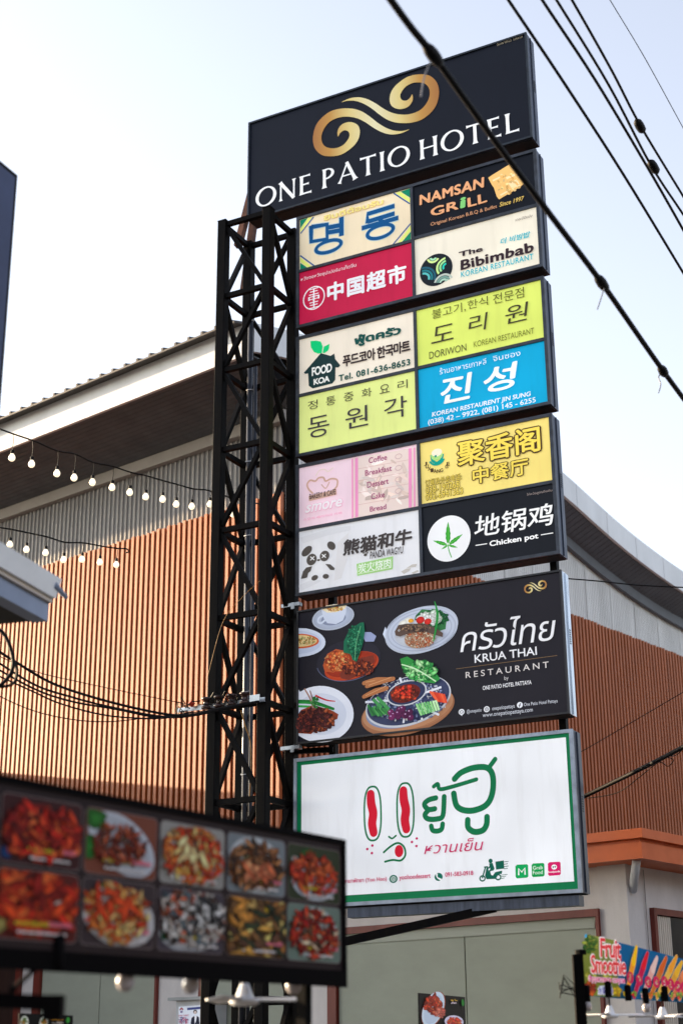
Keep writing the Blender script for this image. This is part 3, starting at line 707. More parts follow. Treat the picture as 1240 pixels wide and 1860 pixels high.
a.line([(110, 335), (95, 320), (88, 300), (100, 282), (122, 285), (135, 272), (155, 270), (165, 285), (188, 275), (212, 280), (212, 305), (200, 320)], 7, (206, 168, 150)); a.line([(148, 300), (165, 315), (180, 290)], 4, (206, 168, 150))
a.line([(95, 358), (210, 330)], 22, (206, 168, 150), False, False); a.line([(125, 262), (140, 240), (160, 236), (175, 245), (195, 230)], 5, (232, 214, 206))
for k in range(4): a.ring(468, 182 + k * 48, 13, 10, 3, (206, 176, 176))
a.done('artwork', p1, og)
text(S, zd, 'smore', (80, 420), (235, 356), (244, 236, 240), p1, og, 0.03, 0.3, wob=0.05, outline=((222, 160, 190), 0.02)); text(S, zd, 'BAKERY & CAFE', (98, 362), (207, 318), (64, 44, 52), p1, og, 0.012)
text(S, zd, '스모어 베이커리 카페', (72, 452), (232, 412), (236, 150, 186), p1, og)
for s_, lo, hi in (('Coffee', (345, 212), (420, 173)), ('Breakfast', (330, 264), (440, 219)), ('Dessert', (338, 314), (427, 272)), ('Cake', (355, 363), (410, 328)), ('Bread', (350, 414), (417, 380))): text(S, zd, s_, lo, hi, (150, 44, 108), p1, og, 0.006)
a = Art(S, zd); gk = (84, 78, 74); lg = (214, 214, 216)
a.poly([(60, 520), (190, 480), (270, 470), (268, 490), (170, 512), (70, 545)], (222, 222, 226)); a.poly([(215, 540), (260, 500), (258, 600), (230, 690), (200, 700)], (224, 222, 224)); a.poly([(50, 720), (120, 690), (150, 700), (60, 745)], (222, 222, 226))
a.ell(86, 577, 24, 17, gk, 35); a.ell(188, 554, 20, 15, gk, -45); a.ell(106, 612, 21, 24, gk, -20); a.ell(160, 597, 20, 22, gk, 20); a.ell(135, 614, 7, 4, gk)
for (x, y) in ((109, 607), (157, 597)):
    a.line([(x - 7, y - 6), (x + 7, y + 6)], 4, (236, 236, 238), False); a.line([(x - 7, y + 7), (x + 7, y - 7)], 4, (236, 236, 238), False)
a.poly([(62, 692), (70, 662), (84, 645), (108, 640), (102, 660), (92, 668), (88, 686), (78, 690)], gk); a.poly([(163, 630), (184, 632), (202, 648), (200, 656), (184, 655)], gk); a.ell(119, 688, 14, 11, gk, 10); a.ell(165, 682, 13, 10, gk, -15)
a.poly([(293, 630), (445, 598), (443, 652), (296, 680)], (160, 208, 130)); a.line([(295, 668), (300, 640), (438, 610), (437, 645), (300, 672)], 3, (222, 238, 206), False)
for q in ([(478, 662), (500, 650), (520, 648), (512, 660), (490, 672)], [(500, 648), (525, 632), (545, 630), (540, 642)], [(520, 668), (548, 655), (552, 662), (530, 672)]): a.poly(q, (198, 192, 186))
a.done('panda_artwork', p2, og)
text(S, zd, '熊猫和牛', (235, 598), (525, 480), (66, 60, 60), p2, og, 0.035, 0.1, wob=0.03); text(S, zd, 'PANDA WAGYU', (350, 610), (488, 556), (66, 60, 60), p2, og, 0.015, 0.1, wob=0.03); text(S, zd, '炭火烧肉', (302, 670), (437, 608), (244, 248, 240), p2, og, 0.01)
a = Art(S, zd); a.ell(330, 592, 7, 6, gk); 
for (x, y) in ((322, 584), (330, 580), (338, 584)): a.ell(x, y, 3.4, 3.4, gk)
a.done('emblem', p2, og)
a = Art(S, zd); a.ring(627, 190, 30, 26, 8, (0, 158, 140), 195, 345); a.line([(602, 178), (610, 200), (627, 210)], [4, 12, 10], (0, 158, 140)); a.line([(654, 172), (645, 196), (627, 210)], [4, 12, 10], (0, 158, 140)); a.ell(627, 178, 24, 20, (176, 222, 130)); a.ell(627, 166, 22, 16, (250, 240, 214))
a.ell(622, 181, 5, 5, (30, 150, 130)); a.done('emblem', p3, og)
dk = (72, 52, 30)
for i, ch in enumerate('JUXIANG GE'):
    if ch != ' ':
        ang = R(200 + 140 * i / 9); cx = 628 + 50 * math.cos(ang); cy = 198 - 46 * math.sin(ang); text(S, zd, ch, (cx - 6, cy + 9), (cx + 6, cy - 9), dk, p3, og, 0.02)
for s_, lo, hi, bb in (('聚香阁', (715, 228), (1055, 52), 0.02), ('中餐厅', (778, 300), (1007, 186), 0.018)): text(S, zd, s_, lo, hi, (250, 222, 92), p3, og, bb, outline=(dk, 0.05))
for s_, lo, hi in (('订餐及外卖电话:', (580, 308), (730, 252)), ('038-190268', (582, 338), (722, 283)), ('092-6941363', (582, 366), (735, 311))): text(S, zd, s_, lo, hi, (250, 222, 92), p3, og, 0.0, outline=(dk, 0.045))
a = Art(S, zd); a.ell(677, 524, 91, 95, (240, 240, 242), n=48)
for (dx, dy, L, wd) in ((0, -1, 78, 22), (0.72, -0.50, 74, 20), (-0.80, -0.22, 68, 20), (0.80, 0.18, 44, 13), (-0.62, 0.36, 40, 12), (0.35, -.9, 0, 0)):
    if not L: continue
    bx, by = 674, 552; ex, ey = bx + dx * L * 1.15, by + dy * L * 1.25; nx, ny = -dy, dx; P_ = []
    for k in range(11):
        t_ = k / 10; wv = math.sin(math.pi * t_ ** 0.8) * wd / 2 * (1 if k % 2 else 0.8); P_.append((bx + (ex - bx) * t_ + nx * wv, by + (ey - by) * t_ + ny * wv))
    for k in range(10, -1, -1):
        t_ = k / 10; wv = math.sin(math.pi * t_ ** 0.8) * wd / 2 * (1 if k % 2 else 0.8); P_.append((bx + (ex - bx) * t_ - nx * wv, by + (ey - by) * t_ - ny * wv))
    a.poly(P_[1:-1], (46, 160, 46)); a.line([(bx, by), (bx + (ex - bx) * .9, by + (ey - by) * .9)], 1.6, (120, 206, 90), False)
a.line([(674, 552), (678, 575), (688, 602)], 4, (70, 170, 60)); a.done('emblem', p4, og)
text(S, zd, '地锅鸡', (785, 524), (1110, 374), (244, 244, 244), p4, og, 0.012, 0.12); text(S, zd, 'Chicken pot', (848, 565), (1050, 501), (244, 244, 244), p4, og, 0.03)
a = Art(S, zd); a.line([(790, 553), (835, 546)], 4, (236, 236, 236), False); a.line([(1062, 509), (1110, 501)], 4, (236, 236, 236), False); a.done('lettering', p4, og)
text(S, zd, 'ไก่หม้อสูตรดั้งเดิม', (1003, 350), (1108, 317), (164, 150, 146), p4, og)

# --- dark restaurant board with food pictures
ze = zf(520, 1030, 2.214)
og = (-1.4, 0, 4.56)
t = thing('restaurant_sign', 'dark restaurant board printed with plates of food, second from the bottom of the tower', 'sign', S, og)
box_case(t, og, -2.84, 0.062, 4.56, 5.955, 0.19, 0.018, mf=mat('dark_edge', (20, 22, 32), 0.5, 0.0, 0.3, 9), mc=mat('bare_tin_case', (196, 204, 214), 0.22, 0.75, 0.25, 2.2, (1, 1, 0.6), 0.35))
pn = panel(t, og, -2.821, 0.043, 4.579, 5.936, (31, 29, 37), 'dark grey face with plates of Thai food and white script')
swirl(*S.hit(*ze(1001, 80)), 0.145, pn, og, gm)
WH = (232, 232, 236)
text(S, ze, 'ครัวไทย', (700, 345), (1080, 176), WH, pn, og, 0.0, 0.2, 0.95)
text(S, ze, 'KRUA THAI', (758, 387), (1006, 320), WH, pn, og, 0.01); text(S, ze, 'RESTAURANT', (722, 448), (1054, 380), (214, 208, 206), pn, og, 0.004, space=1.5)
text(S, ze, 'by', (877, 460), (893, 438), (206, 204, 206), pn, og); text(S, ze, 'ONE PATIO HOTEL PATTAYA', (790, 496), (985, 455), WH, pn, og, 0.012)
text(S, ze, 'www.onepatiopattaya.com', (790, 610), (990, 566), (204, 208, 218), pn, og); text(S, ze, '@onepatio', (726, 593), (785, 567), (204, 208, 218), pn, og)
text(S, ze, 'onepatiopattaya', (828, 582), (918, 552), (204, 208, 218), pn, og); text(S, ze, 'One Patio Hotel Pattaya', (956, 565), (1090, 531), (204, 208, 218), pn, og)
a = Art(S, ze); a.line([(682, 410), (1088, 356)], 2.2, (120, 96, 70), False, False)
a.done('rule_line', pn, og)
LC, DC = (224, 226, 232), (60, 58, 68)
a = Art(S, ze); a.ell(704, 583, 12, 12, LC); a.poly([(699, 592), (709, 590), (705, 600)], LC); a.ell(704, 583, 8, 6, DC); a.ell(704, 583, 6, 4, LC); a.done('chat_icon', pn, og)
a = Art(S, ze); a.ell(805, 572, 12, 12, LC); a.ring(805, 572, 7, 7, 2, DC); a.ring(805, 572, 3, 3, 1.6, DC); a.done('camera_icon', pn, og)
a = Art(S, ze); a.ell(938, 555, 12, 12, LC); a.line([(936, 565), (938, 552), (942, 548)], 3.4, DC, False, False); a.line([(933, 557), (942, 555)], 3, DC, False, False); a.done('letter_icon', pn, og)
rn = random.Random(11); Art.grad = 0.13
PL, PL2, SH = (206, 214, 232), (190, 200, 222), (150, 160, 188)
a = Art(S, ze)                                                        # coffee cup on a saucer
a.ell(188, 203, 85, 50, PL); a.ell(188, 203, 80, 45, PL2); a.ell(190, 208, 50, 26, SH)
a.poly([(141, 172), (150, 205), (165, 226), (200, 230), (228, 215), (240, 185), (243, 153), (190, 150)], PL); a.line([(150, 195), (132, 205), (128, 220), (140, 226), (156, 214)], 8, PL)
a.poly([(145, 172), (160, 156), (200, 150), (243, 152), (236, 168), (200, 182), (165, 184)], (242, 226, 190)); a.blobs(195, 168, 34, 9, [(220, 150, 70), (236, 190, 110), (190, 110, 50)], 52, 2.9, 1.5, rn); a.done('food_picture', pn, og)
a = Art(S, ze)                                                        # half plate of omelette at the left edge
HP = [(45, 246)] + [(52 + 106 * math.cos(R(q)), 303 - 58 * math.sin(R(q))) for q in range(75, -90, -12)] + [(45, 365)]
a.poly(HP, PL); a.poly([(45, 256)] + [(50 + 92 * math.cos(R(q)), 303 - 46 * math.sin(R(q))) for q in range(75, -90, -12)] + [(45, 352)], PL2)
a.poly([(45, 270)] + [(48 + 84 * math.cos(R(q)), 298 - 30 * math.sin(R(q))) for q in range(80, -90, -14)] + [(45, 326)], (206, 92, 50)); a.poly([(45, 274)] + [(48 + 76 * math.cos(R(q)), 297 - 24 * math.sin(R(q))) for q in range(80, -90, -14)] + [(45, 320)], (226, 198, 140))
a.blobs(84, 297, 36, 17, [(150, 130, 60), (236, 214, 160), (190, 120, 60), (120, 130, 60)], 101, 2.4, 1.5, rn); a.done('food_picture', pn, og)
a = Art(S, ze)                                                        # fried fish in red sauce with a fried leaf
a.ell(250, 375, 130, 82, (44, 42, 54)); a.ring(250, 375, 130, 82, 3, (86, 92, 120), 190, 320); a.poly([(300, 262), (340, 262), (362, 278), (352, 300), (318, 300)], (150, 160, 196))
a.ell(262, 398, 110, 54, (206, 72, 34), 6); a.ell(262, 392, 104, 46, (170, 52, 28), 6)
a.poly([(148, 395), (165, 350), (200, 330), (245, 340), (256, 365), (235, 400), (190, 425), (155, 420)], (184, 84, 44)); a.poly([(215, 430), (235, 400), (300, 365), (350, 355), (356, 380), (300, 430), (250, 455), (220, 448)], (120, 48, 34))
a.blobs(205, 380, 46, 38, [(222, 112, 56), (232, 150, 90), (150, 56, 34), (196, 84, 44)], 154, 5.8, 1.6, rn); a.blobs(290, 405, 64, 32, [(96, 38, 30), (150, 64, 40), (70, 30, 28), (186, 84, 44)], 154, 5.0, 1.6, rn)
a.poly([(232, 345), (234, 300), (255, 255), (300, 225), (314, 224), (318, 262), (310, 310), (298, 350), (285, 382), (268, 375), (262, 352)], (24, 104, 74)); a.blobs(277, 300, 28, 62, [(30, 120, 84), (16, 80, 60), (60, 150, 108), (24, 100, 70)], 242, 4.3, 1.5, rn); a.line([(280, 375), (285, 310), (303, 240)], 2.5, (110, 180, 130)); a.done('food_picture', pn, og)
a = Art(S, ze)                                                        # fish and rice on the big oval plate
a.poly([(388, 270), (398, 240), (420, 300), (440, 322), (420, 328), (402, 300)], PL); a.ell(542, 253, 150, 92, PL, 6, 48)
for k in range(5): a.ring(542, 253, 146 - k * 8, 88 - k * 6, 2, SH if k % 2 else PL2)
a.ell(538, 258, 104, 58, (214, 220, 234), 6); a.poly([(520, 195), (545, 170), (600, 175), (645, 205), (640, 250), (600, 262), (530, 235)], (54, 120, 70))
a.blobs(585, 205, 62, 34, [(34, 110, 60), (70, 150, 84), (24, 84, 50)], 132, 5.8, 1.4, rn); a.blobs(578, 205, 42, 24, [(226, 236, 224), (204, 226, 204), (236, 240, 236)], 57, 8.6, 1.7, rn)
a.ell(540, 214, 17, 14, (206, 40, 36)); a.ell(570, 220, 15, 12, (214, 48, 40)); a.ell(488, 220, 21, 14, (238, 236, 226), 20); a.ell(502, 217, 11, 8, (236, 168, 50)); a.ell(470, 228, 19, 12, (240, 238, 228), 20)
a.ell(538, 288, 62, 38, (206, 170, 140)); a.blobs(538, 290, 58, 36, [(214, 186, 160), (190, 130, 96), (226, 206, 184), (200, 96, 60), (170, 120, 90)], 418, 2.9, 1.8, rn)
a.poly([(440, 262), (455, 236), (490, 230), (560, 230), (600, 245), (634, 268), (632, 284), (605, 276), (560, 262), (500, 268), (462, 282), (444, 278)], (92, 74, 66)); a.blobs(520, 248, 62, 12, [(120, 92, 74), (70, 56, 54), (150, 120, 96)], 110, 3.6, 2.2, rn); a.ell(458, 258, 4, 4, (230, 230, 230)); a.ell(458, 258, 2, 2, (20, 20, 20))
a.line([(596, 300), (606, 250), (612, 190), (601, 142)], [5, 9, 11, 3], (34, 140, 60)); a.done('food_picture', pn, og)
a = Art(S, ze)                                                        # ribs on the plate at the lower left edge
HP = [(45, 484)] + [(138 + 133 * math.cos(R(q)), 592 - 114 * math.sin(R(q))) for q in range(128, -135, -9)] + [(45, 692)]
a.poly(HP, (222, 226, 238)); a.poly([(45, 520)] + [(138 + 104 * math.cos(R(q)), 592 - 84 * math.sin(R(q))) for q in range(140, -145, -9)] + [(45, 655)], (206, 212, 228))
for (ys_, c_) in (((545, 572), (36, 140, 56)), ((560, 585), (54, 160, 70)), ((538, 570), (30, 116, 50))): a.line([(46, ys_[0]), (110, ys_[0] + 4), (190, ys_[1])], 9, c_)
a.line([(120, 518), (160, 535), (196, 540)], [8, 6, 4], (190, 44, 50)); a.poly([(46, 600), (60, 575), (110, 555), (180, 575), (210, 592), (205, 612), (160, 618), (135, 640), (100, 672), (46, 668)], (146, 62, 36))
a.blobs(120, 615, 72, 46, [(86, 36, 34), (112, 48, 36), (60, 26, 28), (150, 74, 44), (70, 30, 32)], 374, 6.5, 1.7, rn); a.blobs(75, 632, 30, 32, [(70, 28, 30), (100, 40, 34), (50, 22, 26)], 132, 5.8, 1.6, rn)
a.line([(78, 492), (100, 530), (112, 565)], [5, 6, 10], (150, 110, 96)); a.line([(100, 500), (112, 540), (120, 570)], [4, 6, 8], (120, 80, 70)); a.blobs(120, 545, 14, 24, [(40, 120, 54), (70, 150, 76), (24, 90, 44)], 52, 3.6, 1.4, rn); a.done('food_picture', pn, og)
a = Art(S, ze)                                                        # round tray of side dishes on a wooden board
a.ell(486, 578, 192, 94, (176, 118, 84), 6, 56); a.ell(486, 570, 186, 84, (206, 150, 112), 6, 56)
for k in range(9): a.ring(486, 570, 180 - k * 4, 80 - k * 4, 1.4, (186, 128, 92), 200, 345)
a.ell(486, 560, 172, 80, (150, 162, 196), 8, 56); a.ell(488, 540, 176, 98, (226, 230, 240), 8, 56); a.ell(488, 537, 170, 92, (66, 74, 110), 8, 56)
rn2 = random.Random(5); a.blobs(488, 537, 160, 84, [(120, 130, 170), (206, 212, 228), (50, 56, 92)], 374, 4.3, 1.5, rn2)
for ang in (100, 35, -40, -95, 185): a.line([(488 + 74 * math.cos(R(ang)), 535 - 42 * math.sin(R(ang))), (488 + 168 * math.cos(R(ang)), 537 - 92 * math.sin(R(ang)))], 9, (220, 224, 236), False, False)
a.ell(486, 508, 82, 50, (226, 230, 240), 6); a.ell(486, 508, 76, 45, (52, 60, 96), 6); a.ell(482, 510, 60, 36, (120, 34, 26), 6)
a.blobs(480, 510, 54, 31, [(150, 44, 30), (90, 30, 26), (190, 60, 36), (110, 50, 34)], 176, 5.0, 1.4, rn); a.blobs(485, 505, 46, 26, [(226, 70, 40), (214, 52, 34)], 26, 6.5, 1.1, rn)
a.poly([(462, 372), (490, 362), (520, 380), (560, 395), (600, 420), (622, 452), (600, 470), (560, 466), (500, 430), (470, 410)], (46, 140, 62)); a.blobs(545, 420, 62, 36, [(60, 160, 76), (120, 200, 120), (30, 112, 54), (160, 220, 150)], 198, 7.2, 1.7, rn)
a.line([(470, 395), (530, 415), (605, 462)], 5, (196, 230, 186))
for (x0, y0, x1, y1) in ((318, 470, 420, 455), (330, 482, 436, 452), (318, 524, 410, 490)): a.line([(x0, y0), ((x0 + x1) / 2, (y0 + y1) / 2 - 4), (x1, y1)], [16, 24, 16], (176, 112, 70)); a.line([(x0 + 8, y0 - 4), (x1 - 8, y1 - 6)], 3, (206, 150, 104), False)
for k in range(7): a.line([(585 + k * 9, 505 + k * 2), (612 + k * 6, 540 + k * 1)], 9, rn.choice([(220, 74, 46), (206, 60, 40), (232, 96, 60)]), False)
for k in range(8): a.line([(530 + k * 11, 556 - k * 2), (548 + k * 10, 596 - k * 3)], 9, rn.choice([(150, 214, 140), (190, 234, 176), (110, 190, 110)]), False)
for k in range(13): a.line([(336 + k * 6, 568 + rn.uniform(-8, 8)), (352 + k * 6, 592 + rn.uniform(-6, 8))], 10, rn.choice([(54, 130, 66), (80, 160, 84), (40, 104, 56)]), False)
for (x, y) in ((388, 540), (372, 548), (402, 556)): a.line([(x - 14, y - 10), (x + 14, y + 16)], 13, (70, 150, 84), False)
for k in range(16):
    x, y = 462 + rn.uniform(-54, 44), 588 + rn.uniform(-22, 20); a.ell(x, y, 13, 13, rn.choice([(96, 30, 80), (120, 40, 96), (76, 24, 66)])); a.ell(x - 4, y - 4, 3.4, 3, (206, 160, 206))
a.done('food_picture', pn, og)

Art.grad = 0.0
# --- white dessert board
zg = zf(520, 1300, 2.175)
og = (-1.4, 0, 2.93)
t = thing('dessert_sign', 'big white sign board with green border and green rounded script, lowest on the tower', 'sign', S, og)
box_case(t, og, -2.872, 0.078, 2.945, 4.415, 0.21, 0.034, mf=mat('light_galvanised', (150, 160, 176), 0.42, 0.5, 0.35, 6, (1, 1, 1), 0.15))
pn = panel(t, og, -2.838, 0.044, 2.979, 4.381, (0, 112, 68), 'white face with broad green border')
m = MB(); m.box(-2.79, 0.006, -0.003, -0.0004, 3.047, 4.345, (238, 240, 244)); m.build('white_field', VINYL, pn, og)
m = MB(); m.box(-2.30, 0.03, 0.03, 0.16, 2.84, 2.93); m.build('lower_rail', M_case, t, og)
GR, RD, MG = (0, 112, 68), (206, 16, 46), (190, 24, 92)
a = Art(S, zg)
for cx, cy in ((341, 386), (470, 372)):
    c = S.hit(*zg(cx, cy)); pts = []
    ru = abs(S.hit(*zg(cx + 33, cy))[0] - c[0]); rv = abs(S.hit(*zg(cx, cy - 106))[1] - c[1])
    P_ = [(math.copysign(abs(math.cos(q)) ** 0.75, math.cos(q)), math.copysign(abs(math.sin(q)) ** 0.75, math.sin(q))) for q in [R(9 * i) for i in range(41)]]
    sk_ = 0.0
    a.m.strip([(c[0] + x * (ru + .009), c[1] + y * (rv + .009)) for x, y in P_], [(c[0] + x * (ru - .009), c[1] + y * (rv - .009)) for x, y in P_], GR)
    a.line([(cx - 8, cy - 76), (cx - 6, cy - 40), (cx + 2, cy), (cx - 2, cy + 40), (cx + 4, cy + 76)], [34, 37, 37, 37, 34], RD)
a.line([(590, 325), (562, 333), (545, 350), (560, 370), (586, 368)], 21, GR); a.line([(562, 372), (547, 392), (560, 408), (595, 408), (618, 394), (623, 320)], 21, GR); a.line([(572, 436), (578, 453), (597, 456), (613, 448), (617, 428)], 20, GR)
a.line([(582, 280), (598, 270), (606, 290), (650, 282), (750, 252)], 16, GR); a.line([(664, 250), (690, 225), (740, 206), (792, 206), (815, 240), (812, 310), (785, 356), (725, 376), (675, 360), (661, 308)], 24, GR); a.line([(800, 205), (824, 172)], 19, GR)
a.line([(716, 412), (718, 442), (742, 459), (775, 453), (790, 430), (792, 400)], 24, GR); a.line([(405, 478), (418, 485), (433, 474)], 7, GR); a.line([(385, 540), (410, 518), (440, 503), (464, 518), (470, 550), (452, 572), (420, 570), (390, 577)], 8, GR); a.ell(445, 535, 17, 24, RD)
for (x, y) in ((340, 513), (320, 527), (338, 543), (515, 485), (496, 499), (514, 515)): a.ell(x, y, 5, 5, MG)
a.done('lettering', pn, og)
text(S, zg, 'หวานเย็น', (545, 548), (778, 480), MG, pn, og, 0.0, 0.25, 1.0)
text(S, zg, 'น สาขาพัทยา (Yoo Hoo)', (214, 668), (397, 634), MG, pn, og, 0.015); text(S, zg, 'yoohoodessert', (447, 654), (570, 622), MG, pn, og, 0.015); text(S, zg, '091-583-0918', (628, 637), (738, 612), MG, pn, og, 0.02)
a = Art(S, zg); a.ell(423, 645, 16, 16, (0, 104, 84)); a.ring(423, 645, 9, 9, 2, (232, 240, 236)); a.ring(423, 645, 4, 4, 2, (232, 240, 236)); a.done('camera_icon', pn, og)
a = Art(S, zg); a.ell(601, 637, 16, 16, (0, 104, 84)); a.line([(594, 627), (596, 639), (609, 647)], [8, 4, 8], (236, 240, 240)); a.done('telephone_icon', pn, og)
DG = (0, 92, 74)                                                      # delivery scooter
a = Art(S, zg); a.ring(774, 643, 10, 10, 5, DG); a.ring(836, 638, 10, 10, 5, DG); a.poly([(790, 600), (796, 598), (800, 625), (815, 632), (825, 618), (852, 612), (850, 625), (838, 626), (826, 645), (790, 646), (784, 632)], DG); a.line([(786, 598), (774, 640)], 6, DG); a.line([(782, 598), (794, 597)], 5, DG)
a.ell(806, 574, 8, 9, DG); a.poly([(800, 584), (814, 582), (822, 606), (806, 612)], DG); a.line([(810, 590), (798, 602)], 6, DG); a.line([(816, 608), (802, 614), (806, 632)], 7, DG); a.poly([(825, 577), (858, 572), (860, 604), (828, 608)], DG)
for k in range(4): a.line([(860, 578 + k * 9), (876 - 3 * (k % 2), 576 + k * 9)], 2.4, DG, False)
for k in range(3): a.line([(848, 630 + k * 7), (872 - 6 * k, 627 + k * 7)], 2.2, DG, False)
a.done('scooter_emblem', pn, og)
for (x, y, c_) in ((929, 615, (0, 158, 84)), (993, 610, (0, 150, 74)), (1057, 605, (206, 18, 98))):
    a = Art(S, zg); a.poly([(x - 25, y - 20), (x - 19, y - 26), (x + 20, y - 28), (x + 25, y - 24), (x + 26, y + 20), (x + 21, y + 25), (x - 19, y + 28), (x - 24, y + 23)], c_)
    if x == 929: a.line([(917, 628), (917, 604), (929, 618), (941, 602), (942, 626)], 6, (238, 240, 240), False)
    if x == 1057: a.ell(1057, 598, 11, 10, (240, 240, 240)); a.ell(1053, 598, 3, 3, (60, 20, 40)); a.ell(1061, 597, 3, 3, (60, 20, 40))
    a.done('app_badge', pn, og)
text(S, zg, 'Grab', (974, 609), (1012, 592), (232, 244, 236), pn, og, 0, lift=0.0095); text(S, zg, 'Food', (974, 628), (1012, 611), (232, 244, 236), pn, og, 0, lift=0.0095); text(S, zg, 'foodpanda', (1034, 624), (1081, 611), (244, 236, 240), pn, og, 0.02, lift=0.0095)

# ------------------------------------------------------------------ cable rack and cables on the tower
rk = thing('cable_rack', 'galvanised cable rack with dark spools bolted across the tower front', 'cable rack', S, (-3.4, -0.53, 4.93))
ro = (-3.4, -0.53, 4.93)
m = MB(); m.box(-3.95, -2.915, -0.522, -0.512, 4.91, 4.955); m.box(-3.03, -2.915, -0.62, -0.612, 4.90, 4.965); m.box(-3.03, -3.022, -0.612, -0.522, 4.90, 4.965); m.build('rack_bar', M_silver, rk, ro)
for i in range(4):
    u = -3.12 - i * 0.15; m = MB()
    m.lathe([(0.035, -.06), (0.05, -.055), (0.05, -.035), (0.03, -.03), (0.03, .03), (0.05, .035), (0.05, .055), (0.035, .06)], (u, -0.57, 4.955), 12)
    m.build('spool', mat('brown_spool', (52, 30, 26), 0.3), rk, ro, smooth=True)
m = MB(); rn = random.Random(2)
for i in range(16):
    u = -3.08 - rn.random() * 0.75; z = 4.92 + rn.uniform(-.05, .06); L = rn.uniform(.06, .2)
    m.tube([(u, -0.6 + rn.uniform(-.02, .02), z), (u - L * .5, -0.6 - rn.uniform(0, .05), z + rn.uniform(-.04, .10)), (u - L, -0.58, z + rn.uniform(-.05, .03))], 0.006, 5)
m.build('wire_ends', M_cable, rk, ro)
m = MB(); m.tube([(-3.77, -0.56, 4.955), (-3.74, -0.56, 4.99)], 0.03, 8); m.build('cable_clip', mat('red_clip', (190, 50, 24), 0.4), rk, ro)

def spline(P, k=8):
    P = [Vector(p) for p in P]; Q = []
    for i in range(len(P) - 1):
        a = P[max(i - 1, 0)]; b = P[i]; c = P[i + 1]; d = P[min(i + 2, len(P) - 1)]
        for j in range(k):
            t_ = j / k; Q.append(0.5 * ((2 * b) + (c - a) * t_ + (2 * a - 5 * b + 4 * c - d) * t_ ** 2 + (3 * b - a - 3 * c + d) * t_ ** 3))
    Q.append(P[-1]); return Q
def cable(name, label, pts, r, group=None, mat_=None, cat='cable'):   # pts: sight positions with their distance
    P = [at(*p) for p in pts]; o = P[0]; m = MB(); m.tube(spline(P), r, 8)
    ob = m.build(name, mat_ or M_cable, None, tuple(o), True); ob.location = o
    return tag(ob, label, cat, group)
RD_ = 15.0
GC = 'dark service cables sagging to the tower rack'
cabs = [([(-30, 1165), (30, 1203), (100, 1243), (200, 1275), (300, 1297), (350, 1298), (400, 1287), (470, 1274)], .016, 'thickest upper cable of the sagging bundle before the orange slats'),
        ([(-30, 1185), (60, 1242), (130, 1266), (200, 1284), (290, 1301), (350, 1300), (440, 1280)], .013, 'second cable down in the sagging bundle before the orange slats'),
        ([(-30, 1200), (60, 1250), (130, 1274), (210, 1288), (290, 1303), (360, 1297), (425, 1284)], .012, 'middle cable of the sagging bundle before the orange slats'),
        ([(-30, 1215), (60, 1256), (110, 1278), (180, 1297), (240, 1304), (300, 1304), (400, 1290)], .010, 'second lowest cable of the sagging bundle before the orange slats'),
        ([(-30, 1250), (50, 1287), (120, 1305), (190, 1311), (260, 1305), (330, 1297), (410, 1286)], .006, 'thin lowest wire sagging under the cable bundle'),
        ([(-30, 1178), (60, 1218), (150, 1240), (260, 1263), (345, 1280)], .005, 'thin wire running above the sagging cable bundle'),]
for pts, r, lab in cabs:
    n = len(pts); r *= .75; cable('service_cable', lab, [(x, y, 12.5 + (14.35 - 12.5) * i / (n - 1)) for i, (x, y) in enumerate(pts)], r, GC)
cable('coiled_cable', 'black cable loop hanging below the left canopy corner', [(-20, 1130, 9), (8, 1152, 9), (22, 1185, 9), (24, 1212, 9), (12, 1235, 9), (-20, 1262, 9)], .012)
cable('coiled_cable', 'lower black cable loop curling left beneath the canopy', [(26, 1200, 9.1), (32, 1220, 9.1), (26, 1240, 9.1), (8, 1247, 9.1), (-20, 1246, 9.1)], .009)
m_or = mat('amber_wire', (170, 120, 50), 0.5)
cable('loose_wire', 'thin amber wire trailing down inside the tower below the rack', [(437, 1290, 15.0), (446, 1320, 15.0), (455, 1350, 15.0), (456, 1400, 15.0), (453, 1450, 15.0)], .006, None, m_or)
cable('loose_wire', 'thin slack wire slanting across the tower above the rack', [(377, 1230, 14.4), (405, 1130, 14.3), (440, 1085, 14.3), (472, 1055, 14.3)], .002, None, m_or)

# overhead lines: level spans high over the street
def hdist(y, h): # ground distance at which a line h metres above the eye is seen at height y
    r = ray(900, y); return h * math.hypot(r.x, r.y) / r.z
def over(name, label, pts, h, r, knots=(), group=None):
    o = thing(name, label, 'cable', None, tuple(at(pts[0][0], pts[0][1], hdist(pts[0][1], h))), group)
    m = MB(); P = [at(x, y, hdist(y, h)) for x, y in pts]; m.tube(spline(P, 6), r, 8); m.build('wire', M_cable, o, tuple(o.location), True)
    for (x, y, L, tail) in knots:
        i = min(range(len(pts) - 1), key=lambda i: 0 if pts[i][1] <= y <= pts[i + 1][1] else 1); (xa, ya), (xb, yb) = pts[i], pts[i + 1]
        L *= 1.4; D = hdist(y, h); p0 = at(x - (xb - xa) / (yb - ya) * L, y - L, hdist(y - L, h)); p1 = at(x + (xb - xa) / (yb - ya) * L, y + L, hdist(y + L, h)); k = MB(); KN = 1.6 if r > .018 else 3.2
        k.tube([p0, p0.lerp(p1, .2), p0.lerp(p1, .5), p0.lerp(p1, .8), p1], [r * 1.1, r * KN, r * KN * 1.12, r * KN, r * 1.1], 10); k.build('clamp', M_cable, o, tuple(o.location), True)
        if tail:
            k = MB(); k.tube(spline([at(x + a, y + b, D) for a, b in tail], 4), 0.004, 5); k.build('tie', mat('clear_tie', (120, 120, 126), 0.4), o, tuple(o.location))
    return o
